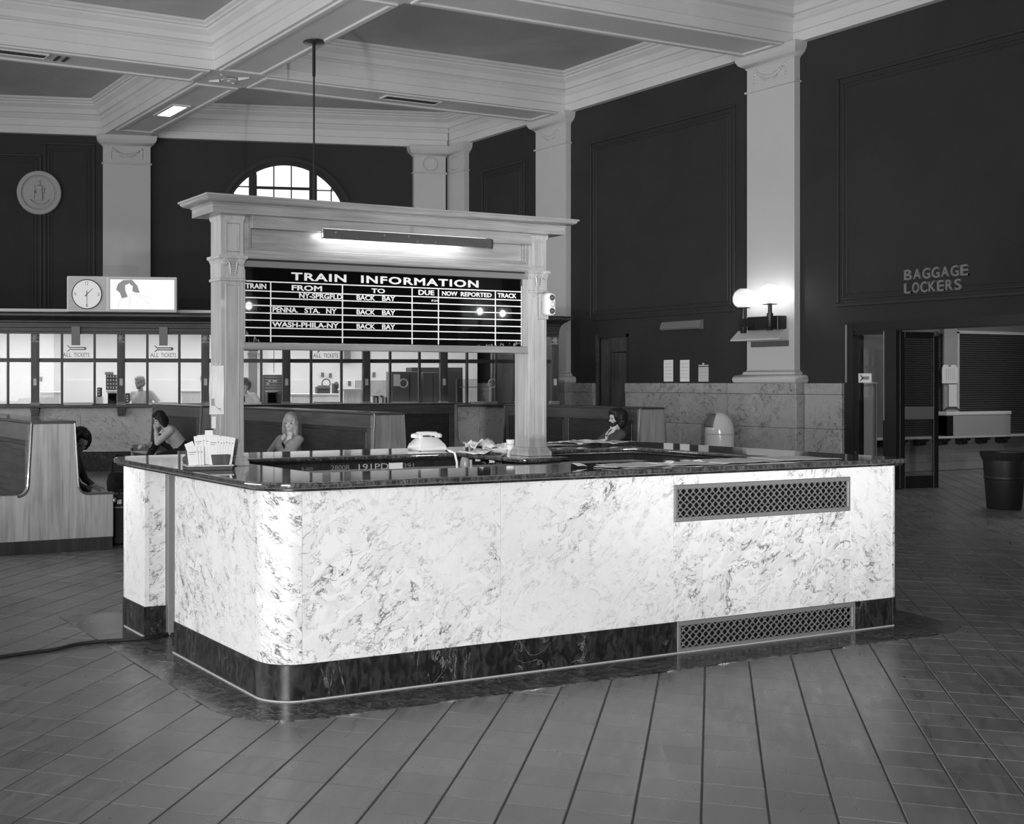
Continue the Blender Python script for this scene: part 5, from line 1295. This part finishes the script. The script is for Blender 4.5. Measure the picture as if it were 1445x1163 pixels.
# near counter
nd = [(5.02, 5.56, .42, .28, 8, 'white open leaflet lying flat on the near counter top below the right post'), (5.35, 5.52, .40, .26, -6, 'white sheet lying beside the leaflet on the near counter top'),
      (5.78, 5.58, .52, .34, 4, 'broad white sheet lying in the middle of the near counter top'), (6.30, 5.56, .48, .30, -5, 'broad white sheet lying towards the far end of the near counter top'), (4.78, 5.50, .22, .14, 24, 'small white card nearest the left on the near counter papers')]
for k, (x, y, w, h, a_, lb_) in enumerate(nd): sheet('paper_sheet', lb_, x, y, w, h, a_, ZTOP+.0008*k, .004, k+11)
for k, px in enumerate((821, 948, 989)):
    p = onz(px, 660-k*3, ZTOP); sheet('paper_scrap', ('crumpled paper scrap on the counter edge beside the leaflets', 'crumpled paper scrap on the counter edge above the upper grille', 'small crumpled scrap near the broad sheet at the counter edge')[k], p.x, p.y+.02, .07, .05, 20*k, ZTOP+.002, .022, k+31, cat='scrap')
p = onz(840, 629, ZTOP)
for k, (dx, dy, w, h, a_, c_, lb_) in enumerate(((-.28, .05, .50, .28, 4, .008, 'newspaper spread at the left of the far counter papers'), (.0, .06, .46, .30, -8, .030, 'rumpled newspaper sheet in the middle of the far counter papers'), (.25, .05, .44, .24, 6, .012, 'newspaper sheet at the right end of the far counter papers'), (.02, .0, .3, .2, 25, .025, 'creased sheet lying on top of the far counter newspapers'))):
    sheet('newspaper', lb_, p.x+dx, p.y+dy+.1, w, h, a_, ZTOP+.006*k, c_, k+21, 'paper' if k != 0 else 'paper_grey', cat='newspaper')
# brochure stand on the left counter
b0 = onz(300, 664, ZTOP)
st = root('brochure_stand', (b0.x, b0.y, ZTOP), 'dark brochure stand full of white timetables on the left end of the counter', 'brochure stand')
Mb = Matrix.Translation((b0.x, b0.y+.08, ZTOP)) @ Matrix.Rotation(R(-10), 4, 'Z')
MB(Mb).box(-.12, -.07, 0, .13, .09, .022).build('tray', 'charcoal', st, bevel=.003); MB(Mb).box(-.125, -.075, .022, .135, .095, .028).build('lip', 'pale_metal', st)
MB(Mb).loft(.012, -.065, .118, -.01, [(-.008, .028), (.0, .085)]).build('pocket', 'screen_wood', st, bevel=.003)
MB(Mb).box(-.11, .05, .028, .12, .058, .12).build('back_plate', 'charcoal', st)
def leaf(x, y, ang, tilt, h=.17, w=.05, mat='paper', nm='timetable'):
    M = Mb @ Matrix.Translation((x, y, .028)) @ Matrix.Rotation(R(tilt), 4, 'Y') @ Matrix.Rotation(R(ang), 4, 'X')
    o = MB(M).box(-w/2, -.002, 0, w/2, .002, h).build(nm, mat, st, bevel=.0006)
    MB(M).box(-w/2+.008, -.0032, h-.035, w/2-.008, -.002, h-.030).build('print_line', 'pale_ink', o); MB(M).box(-w/2+.008, -.0032, h-.045, w/2-.015, -.002, h-.042).build('print_line', 'pale_ink', o)
for k in range(7): leaf(.025+.014*k, -.045+.004*k, -8, 2+1.5*k, .155+.003*math.sin(k*2), .05)
for k in range(6): leaf(-.03+.013*k, -.0+.006*k, -6, -6+3*k, .160+.004*(k % 2), .05)
for k in range(3): leaf(-.085+.016*k, -.055+.008*k, -14, -4+3*k, .105, .058)
leaf(-.05, .02, -4, -22, .13, .05); leaf(.02, .04, 0, 0, .19, .045)
MB(Mb).box(-.005, .036, .216, .045, .046, .226).build('dark_clip', 'black', st)
sm = onz(274, 655, ZTOP)
tag(MB(Matrix.Translation((sm.x, sm.y+.10, ZTOP))).loft(-.02, -.03, .02, .03, [(0, .0), (.004, .02), (0, .035), (-.01, .042)]).build('stapler', 'charcoal'), 'small dark object behind the brochure stand on the left counter', 'stapler')

# ------------------------------------------------------------------ on the right wall
# twin globe lamp
sc = root('wall_lamp', (WX, 14.34, 2.52), 'black wall lamp with two clear lit globes on the front of the nearest pillar', 'wall lamp')
za, zb_ = onX(1088, 465, WX-.15).z, onX(1088, 446, WX-.15).z
MB().box(WX-.20, 14.02, za, WX-.001, 14.64, zb_).build('backplate', 'metal_dark', sc, bevel=.006)
MB().box(WX-.36, 14.50, za+.05, WX-.19, 14.60, zb_-.03).build('arm', 'metal_dark', sc)
for k, (x, y, dz) in enumerate(((WX-.30, 14.62, 0), (WX-.28, 14.10, .03))):
    zc = 2.905 + dz
    l_ = MB().lathe([(.045, zc-.56), (.048, zc-.555), (.048, zc-.29), (.032, zc-.285), (.032, zc-.16), (.105, zc-.155), (.11, zc-.145), (.04, zc-.135), (.03, zc-.08)], (x, y, 0), 16).build('lamp_stem', 'metal_dark', sc, smooth_ang=50)
    MB().ball((x, y, zc), .165, 14).build('globe', 'globe_glass', l_, smooth_ang=80)
    MB().ball((x, y, zc-.01), .052, 8, 1, 1, 1.25).build('bulb', 'lit_bulb', l_, smooth_ang=80)
MB().box(WX-.34, 14.03, za-.0, WX-.2, 14.2, za+.03).build('bracket', 'metal_dark', sc)
# the same lamps hang on the opposite wall, where the board's glass mirrors them
wf = [o for o in bpy.data.objects if o.name == 'wall_front'][0]
MWF = lineM(Vector((20, -6.88, 0)), Vector((0, -6.88, 0)))
for xl, lb_ in ((8.68, 'twin globe wall lamp on the opposite wall, mirrored at the TRAIN column of the board'), (14.1, 'twin globe wall lamp on the opposite wall, mirrored in the board glass under NOW REPORTED')):
    pilaster(MWF, 20-xl-.48, 20-xl+.48, wf)
    c_ = copy_tree(sc); c_.location = (xl, -6.88, 2.52); c_.rotation_euler = (0, 0, R(-90)); c_['label'] = lb_
hood = root('hood', (WX, 14.35, 2.3), 'pale sloping metal hood with peeling corner under the twin globe lamp', 'hood')
MB().prism([(WX+.0, 2.395), (WX-.04, 2.40), (WX-.22, 2.25), (WX-.22, 2.225), (WX-.0, 2.225)], 13.98, 14.98, 'XZ').build('shade', 'pilaster_paint', hood, bevel=.004)
wv = root('wall_vent', (WX, 14.35, 2.2), 'narrow dark louvred vent on the nearest pillar below the pale hood', 'vent')
v0, v1 = onX(1061, 489, WX).y, onX(1113, 481, WX).y
MB().box(WX-.02, v1, 2.125, WX-.001, v0, 2.215).build('backing', 'black', wv)
for k in range(5): MB().box(WX-.028, v1, 2.13+.018*k, WX-.02, v0, 2.136+.018*k).build('louvre', 'grey_metal', wv)
g = MB()
for k in range(22): g.box(WX-.030, v1+(v0-v1)*k/22-.003, 2.13, WX-.021, v1+(v0-v1)*k/22+.003, 2.21)
tag(g.build('bars', 'grey_metal', wv), kind='stuff')
# low box on the wall, papers
a, b = onX(938, 466, XW), onX(993, 453, XW)
wb = root('wall_box', (XW, (a.y+b.y)/2, 2.7), 'long dark painted box fixed to the dark wall above the three papers', 'wall box')
z0 = onX(965, 466, XW).z; z1 = onX(965, 452, XW).z
MB().prism([(XW-.002, z0), (XW-.10, z0+.01), (XW-.13, z0+.04), (XW-.08, z1-.02), (XW-.002, z1)], b.y, a.y, 'XZ').build('housing', 'shelf_paint', wb, bevel=.006)
wb.children[0].data.materials[0] = MATS['grey_metal']; 
for k, (pa, pb, qa, qb, lb_) in enumerate(((937, 950, 508, 538.5, 'left narrow paper pinned to the dark wall above the marble'), (960, 973, 508, 538.5, 'middle narrow paper pinned to the dark wall, whitest of three'), (986, 1000, 515, 538.5, 'short paper with a clip at its top, right of three on the wall'))):
    a, b = onX(pa, 520, XW), onX(pb, 520, XW); z1 = onX((pa+pb)/2, qa, XW).z; z0 = max(1.546, onX((pa+pb)/2, qb, XW).z)
    r_ = root('wall_notice', (XW, (a.y+b.y)/2, z0), lb_, 'notice', 'three papers on the dark wall')
    MB().box(XW-.006, b.y, z0, XW-.001, a.y, z1).build('sheet', 'paper_grey' if k == 2 else 'paper', r_)
    for j in range(5 if k < 2 else 3): MB().box(XW-.0075, b.y+.02, z1-.07-.06*j, XW-.006, a.y-.02, z1-.064-.06*j).build('print_line', 'pale_ink', r_)
    if k == 2:
        MB().box(XW-.012, b.y-.005, z1-.035, XW-.005, a.y+.005, z1-.018).build('clip', 'charcoal', r_); MB().box(XW-.014, (a.y+b.y)/2-.02, z1-.01, XW-.004, (a.y+b.y)/2+.02, z1+.035).build('clip_loop', 'pale_metal', r_)
# BAGGAGE LOCKERS in raised serif letters
bl = root('wall_sign', (XW, 11.4, 2.85), 'raised BAGGAGE LOCKERS lettering on the dark wall above the wide opening', 'sign')
def serif_text(s, px0, px1, ztop, zbot, name):
    y0, y1 = onX(px0, 400, XW).y, onX(px1, 400, XW).y; W0 = y0 - y1; n = len(s); hgt = ztop - zbot
    M = frameM((XW-.001, y0, zbot), (0, -1, 0), (-1, 0, 0))
    cw = W0/n; bot = {'B': (), 'A': (.08, .88), 'G': (), 'E': (), 'L': (.2,), 'O': (), 'C': (), 'K': (.2, .88), 'R': (.2, .9), 'S': ()}
    for i, ch in enumerate(s):
        Mi = M @ Matrix.Translation((i*cw + cw*.05, 0, 0))
        lt = text(name, ch, 'signage_grey', cw*.86, hgt, Mi, bl, .03, 1, .022)
        g = MB(Mi); sw, st_ = cw*.11, hgt*.055
        def sf(u, v): g.box(u*cw*.86-sw, v*hgt-(st_ if v else 0), 0, u*cw*.86+sw, v*hgt+(0 if v else st_), .03)
        tops = {'B': (.06,), 'A': (.5,), 'E': (.06,), 'L': (.12,), 'K': (.1, .88), 'R': (.06,), 'G': (), 'O': (), 'C': (), 'S': ()}[ch]
        for u in tops: sf(u, 1)
        for u in {'B': (.06,), 'A': (.08, .92), 'E': (.06,), 'L': (.12,), 'K': (.1, .92), 'R': (.08, .94), 'G': (), 'O': (), 'C': (), 'S': ()}[ch]: sf(u, 0)
        if ch in 'EL': g.box(cw*.80, 0, 0, cw*.86, hgt*.26, .03)
        if ch == 'E': g.box(cw*.78, hgt*.76, 0, cw*.84, hgt, .03)
        if ch in 'GCS': g.box(cw*.74, hgt*.70, 0, cw*.80, hgt*.97, .03)
        if ch == 'S': g.box(cw*.04, hgt*.03, 0, cw*.10, hgt*.30, .03)
        if g.f:
            inv = Matrix.Translation(-(world_base(bl) + lt.location)); bm = bmesh.new(); bm.from_mesh(lt.data); vv = [bm.verts.new(inv @ p) for p in g.v]
            for f_ in g.f: bm.faces.new([vv[q] for q in f_])
            bm.to_mesh(lt.data); bm.free()
zt = onX(1277, 381, XW).z
hL = .155
serif_text('BAGGAGE', 1277, 1370, zt, zt-hL, 'letter')
serif_text('LOCKERS', 1277, 1360, zt-hL-.035, zt-2*hL-.035, 'letter')
# narrow door
dr = root('door_1', (XW, 18.2, 0), kind='structure')
MB().box(XW-.02, DO0-.0, 1.54, XW+.02, DO0+.045, DOZ).build('door_frame', 'dark_mould', dr); MB().box(XW-.03, DO1-.05, 0, XW+.02, DO1, DOZ).build('door_frame', 'bench_rail_wood', dr); MB().box(XW-.02, DO0, DOZ-.06, XW+.02, DO1, DOZ).build('door_frame', 'dark_mould', dr)
MB().box(XW+.03, DO0+.0, 0, XW+.07, DO1-.38, DOZ-.35).build('door_leaf', 'door_wood', dr, bevel=.004)
MB().box(XW+.03, DO0, DOZ-.33, XW+.06, DO1-.1, DOZ-.06).build('door_head', 'door_wood', dr)
lf = MB().box(XW+.02, DO1-.36, 0, XW+.34, DO1-.33, DOZ-.06).build('door_leaf', 'door_wood', dr)
MB().box(XW+.025, DO1-.31, .5, XW+.05, DO1-.10, DOZ-.10).build('side_panel', 'screen_wood', dr)
MB().box(XW+.3, DO0-.2, 0, XW+.34, DO1+.2, DOZ+.1).build('lobby_panel', 'cabinet_wood', dr)
# domed bin
bp = onX(1015, 600, WX-.42)
bn_ = root('litter_bin', (bp.x, bp.y, 0), 'white domed litter bin with dark flap against the marble wall', 'litter bin')
rb = .235
MB().lathe([(rb-.01, .0), (rb, .02), (rb, .74)] + [(rb*math.cos(R(t)), .74+.33*math.sin(R(t))) for t in range(10, 90, 10)] + [(.01, 1.07)], (bp.x, bp.y, 0), 32).build('shell', 'white_enamel', bn_, smooth_ang=50)
nd_ = Vector((-1.0, .25, 0)).normalized(); sd = Vector((-nd_.y, nd_.x, 0)); vs = []; fs = []
for j in range(7):
    t = R(14 + 8*j)
    for i in range(7):
        ph_ = R(-34 + 68*i/6*1.0); dv = nd_*math.cos(ph_) + sd*math.sin(ph_)
        vs.append(Vector((bp.x, bp.y, 0)) + dv*(rb+.006)*math.cos(t) + Vector((0, 0, .74+.336*math.sin(t))))
for j in range(6):
    for i in range(6): k = j*7+i; fs.append((k, k+1, k+8, k+7))
fl = MB().add(vs, fs).build('flap', 'grey_metal', bn_, smooth_ang=60); m_ = fl.modifiers.new('t', 'SOLIDIFY'); m_.thickness = .01
MB().lathe([(rb+.004, .70), (rb+.006, .71), (rb+.004, .72)], (bp.x, bp.y, 0), 32, cap=False).build('seam_band', 'pale_metal', bn_)

# ------------------------------------------------------------------ baggage room beyond the wide opening
d2 = root('door_2', (XW, 11.4, 0), kind='structure')
MB().box(XW-.03, BO0, BOZ-.10, XW+.20, BO1, BOZ+.03).build('lintel', 'metal_dark', d2)
MB().box(XW-.04, BO1-.12, 0, XW+.20, BO1+.03, BOZ+.03).build('jamb', 'metal_dark', d2); MB().box(XW-.05, BO1-.02, 1.55, XW-.03, BO1+.01, BOZ).build('jamb_edge', 'bronze', d2)
MB().box(XW-.02, 12.14, 0, XW+.10, 12.36, BOZ-.10).build('mullion', 'metal_dark', d2); MB().box(XW-.035, 12.33, 1.0, XW-.018, 12.345, BOZ-.12).build('mullion_edge', 'bronze', d2)
MB().box(XW+.0, 12.36, 0, XW+.06, BO1-.12, .14).build('bottom_rail', 'metal_dark', d2); MB().box(XW+.0, 12.36, BOZ-.16, XW+.06, BO1-.12, BOZ-.10).build('top_rail', 'metal_dark', d2)
MB().box(XW+.0, BO0, 2.30, XW+.06, 12.2, BOZ-.10).build('top_rail', 'metal_dark', d2)
MB().box(XW+.025, 12.36, .14, XW+.032, BO1-.12, BOZ-.16).build('pane', 'clear_glass', d2)
# swing leaf standing open into the room
HL = Vector((XW+.04, 12.14, 0)); TL = onZ(1323, 500, 18.1); TL = Vector((TL.x, TL.y, 0)); ed = (TL-HL); LL = ed.length
ML = lineM(HL, TL)
leaf_ = MB(ML); z0, z1 = .012, 2.29; w = .085
leaf_.box(0, -.022, z0, w, .022, z1); leaf_.box(LL-w, -.022, z0, LL, .022, z1); leaf_.box(w, -.022, z1-.09, LL-w, .022, z1); leaf_.box(w, -.022, z0, LL-w, .022, .20)
leaf_.build('door_leaf', 'metal_dark', d2, bevel=.003)
MB(ML).box(w, -.004, .20, LL-w, .004, z1-.09).build('pane', 'smoked_glass', d2)
MB(ML).box(w, -.02, 1.02, LL-w, .01, 1.20).build('push_plate', 'grey_metal', d2)
MB(ML).box(LL-.06, -.03, z1-.06, LL-.01, -.02, z1+.01).build('door_closer', 'metal_bright', d2)
# notice with an arrow on the side glass
a, b = onX(1212, 540, XW+.02), onX(1230, 527, XW+.02)
an = root('arrow_notice', (XW+.02, (a.y+b.y)/2, 1.6), 'small white notice with a dark arrow stuck on the side glass of the doorway', 'notice')
MB().box(XW+.012, b.y, a.z, XW+.022, a.y, b.z).build('card', 'paper', an)
g = MB(); ym, zm = (a.y+b.y)/2, (a.z+b.z)/2; w_ = (a.y-b.y)
for dz in (.012, -.012): g.box(XW+.009, ym-w_*.32, zm+dz-.008, XW+.012, ym+w_*.18, zm+dz+.008)
g.prism([(ym+w_*.4, zm+.045), (ym+w_*.3, zm+.045), (ym+w_*.1, zm), (ym+w_*.3, zm-.045), (ym+w_*.4, zm-.045), (ym+w_*.22, zm)], XW+.009, XW+.012, 'YZ')
g.build('arrow', 'ink', an)
BYW = 14.55
wbg = tag(MB().box(XW+.35, BYW, 0, 27, BYW+.2, 4.2).build('wall_baggage', 'grey_metal'), kind='structure'); tag(MB().box(XW+.35, 5, 4.2, 27, BYW+.2, 4.3).build('ceiling', 'shelf_paint'), kind='structure')
tag(MB().box(26.8, 5, 0, 27, BYW-.001, 4.2).build('wall_baggage_end', 'shelf_paint'), kind='structure'); tag(MB().box(XW+.35, 4.9, 0, 27, 5, 4.2).build('wall_baggage_near', 'shelf_paint'), kind='structure')
sc2 = root('snack_counter', (20, BYW-.2, 0), 'low tiled counter with dark scroll brackets seen through the baggage opening', 'counter')
xs0 = onY(1262, 640, BYW-.25).x
zl = onY(1330, 616, BYW-.25).z
for i in range(int((24-17.0)/.152)):
    for j in range(4):
        pass
tw = .152; nx_ = 46
gl = MB()
for i in range(nx_):
    for j in range(4): gl.box(17.0+i*tw+.002, BYW-.12, .005+j*tw+.002, 17.0+(i+1)*tw-.002, BYW-.06, min(zl-.03, .005+(j+1)*tw-.002))
tag(gl.build('wall_tiles', 'tile_wall', sc2), kind='stuff')
MB().box(17.0, BYW-.06, 0, 24.2, BYW-.002, zl-.02).build('body', 'grout', sc2)
MB().box(16.9, BYW-.34, zl-.035, 24.3, BYW, zl).build('ledge', 'pale_metal', sc2, bevel=.008)
for px in (1219, 1243, 1270, 1299, 1330, 1358, 1386, 1414):
    x = onY(px, 620, BYW-.2).x
    MB().prism([(BYW-.12, zl-.04), (BYW-.30, zl-.04), (BYW-.30, zl-.075), (BYW-.24, zl-.10), (BYW-.25, zl-.14), (BYW-.19, zl-.16), (BYW-.12, zl-.14)], x-.09, x+.09, 'YZ').build('bracket', 'metal_dark', sc2, bevel=.008)
def shutter(px0, px1, py0, py1, lab):
    a, b = onY(px0, py1, BYW-.03), onY(px1, py1, BYW-.03); z1 = onY((px0+px1)/2, py0, BYW-.03).z; z0 = zl
    r_ = root('roller_shutter', ((a.x+b.x)/2, BYW, z0), lab, 'shutter')
    MB().box(a.x, BYW-.02, z0, b.x, BYW-.005, z1).build('curtain', 'black', r_)
    n = 46
    for k in range(n): 
        zz = z0 + (z1-z0)*k/n; MB().prism([(BYW-.022, zz+.002), (BYW-.034, zz+.006), (BYW-.034, zz+(z1-z0)/n*.7), (BYW-.022, zz+(z1-z0)/n*.9)], a.x, b.x, 'YZ').build('slat', 'charcoal', r_)
    for xx in (a.x, b.x): MB().box(xx-.03, BYW-.05, z0, xx+.03, BYW, z1+.03).build('guide_rail', 'pale_metal' if px0 > 1340 else 'metal_dark', r_)
    MB().box(a.x-.03, BYW-.05, z1, b.x+.03, BYW, z1+.05).build('head_rail', 'pale_metal' if px0 > 1340 else 'metal_dark', r_)
shutter(1258, 1329, 474, 600, 'dark roller shutter seen through the open glass door leaf')
shutter(1351, 1460, 472, 600, 'dark roller shutter with pale frame above the white chest')
a, b = onY(1331, 560, BYW-.06), onY(1349, 560, BYW-.06)
tag(MB().box(a.x, BYW-.08, zl, b.x, BYW-.001, 3.4).build('pier', 'shelf_paint'), 'pale pier between the two dark roller shutters in the baggage room', 'pier')
a, b = onY(1329, 541, BYW-.1), onY(1351, 515, BYW-.1)
po = root('poster', ((a.x+b.x)/2, BYW-.1, a.z), 'white shirt-shaped paper sign pinned on the pier between the shutters', 'poster')
cxp = (a.x+b.x)/2; hw_ = (b.x-a.x)/2; hp = b.z-a.z
MB().prism([(cxp-hw_, a.z), (cxp+hw_, a.z), (cxp+hw_, a.z+hp*.8), (cxp+hw_*.7, b.z), (cxp+hw_*.25, b.z), (cxp+hw_*.1, b.z-hp*.12), (cxp-hw_*.2, b.z-hp*.12), (cxp-hw_*.3, b.z), (cxp-hw_*.8, b.z), (cxp-hw_, a.z+hp*.8)], BYW-.11, BYW-.10, 'XZ').build('sheet', 'paper', po)
for k in range(5): MB().box(cxp-hw_*.5+k*hw_*.25, BYW-.115, a.z+hp*.2, cxp-hw_*.45+k*hw_*.25, BYW-.11, a.z+hp*.8).build('print_line', 'paper_grey', po)
MB().box(cxp-hw_*.1, BYW-.105, a.z-.45, cxp+hw_*.9, BYW-.095, a.z-.02).build('lower_sheet', 'paper', po)
a, b = onY(1350, 612, BYW-.5), onY(1440, 575, BYW-.5)
ch = root('chest', ((a.x+b.x)/2, BYW-.3, zl), 'grey chest with a white lid edge standing on the low tiled counter', 'chest')
MB().box(a.x, BYW-.32, zl+.001, b.x, BYW-.06, zl+.37).build('body', 'chest_grey', ch, bevel=.006); MB().box(a.x-.01, BYW-.33, zl+.37, b.x+.01, BYW-.05, zl+.43).build('lid', 'white_enamel', ch, bevel=.006)
MB().box(a.x, BYW-.322, zl+.01, a.x+.16, BYW-.06, zl+.36).build('side_vent', 'black', ch)
MB().tube([(a.x+.10, BYW-.2, zl+.45), (a.x+.18, BYW-.2, zl+.50), (a.x+.40, BYW-.2, zl+.50), (a.x+.50, BYW-.2, zl+.45)], .018, 8).build('handle', 'charcoal', ch)
a, b = onY(1197, 640, 13.5), onY(1236, 640, 13.5)
cb = root('cabinet', ((a.x+b.x)/2, 13.75, 0), 'grey tiled cabinet with a pale edge on top behind the side glass', 'cabinet')
MB().box(a.x, 13.5, 0, b.x, 14.0, 1.53).build('body', 'chest_grey', cb, bevel=.004); MB().box(a.x-.02, 13.48, 1.53, b.x+.02, 14.02, 1.56).build('top', 'pale_metal', cb); MB().box(b.x-.012, 13.485, .02, b.x+.004, 13.50, 1.53).build('corner_strip', 'pale_metal', cb)
# ribbed dark waste bin in front of the opening
w0 = onz(1417, 718, 0)
wbn = root('waste_bin', (w0.x, w0.y, 0), 'dark tapered waste bin with rolled rim standing before the baggage opening', 'waste bin')
MB().lathe([(.18, .0), (.19, .01), (.235, .63), (.25, .64), (.262, .66), (.258, .69), (.235, .69), (.225, .60), (.17, .03), (.01, .02)], (w0.x, w0.y, 0), 32).build('tub', 'rubber', wbn, smooth_ang=50)
MB().lathe([(.215, .36), (.224, .37), (.222, .39), (.219, .40)], (w0.x, w0.y, 0), 32, cap=False).build('rib', 'rubber', wbn, smooth_ang=60)
MB().lathe([(.24, .60), (.262, .655), (.268, .70), (.262, .70), (.24, .62)], (w0.x, w0.y, 0), 24, cap=False).build('liner_edge', 'cloth_black', wbn)
area('baggage_room_light', (20, 12, 4.1), (20, 12.4, 0), 4, 3, 110)
# power cable across the floor
pts = [onz(x, y, .012) for x, y in ((-60, 936), (37, 922), (75, 917), (110, 909), (150, 905), (200, 902), (228, 898), (242, 894))]
pts += [Vector((2.62, 6.80, .012)), Vector((2.70, 6.84, .03)), Vector((2.74, 6.86, .05))]
cr = []
for i in range(len(pts)-1):
    p0, p1, p2, p3 = pts[max(0, i-1)], pts[i], pts[i+1], pts[min(len(pts)-1, i+2)]
    for k in range(8):
        t = k/8; cr.append(.5*((2*p1) + (p2-p0)*t + (2*p0-5*p1+4*p2-p3)*t*t + (3*p1-p0-3*p2+p3)*t**3))
cr.append(pts[-1])
tag(MB().tube(cr, .0115, 8).build('power_cable', 'rubber'), 'dark power cable running over the floor into the counter gateway', 'cable')
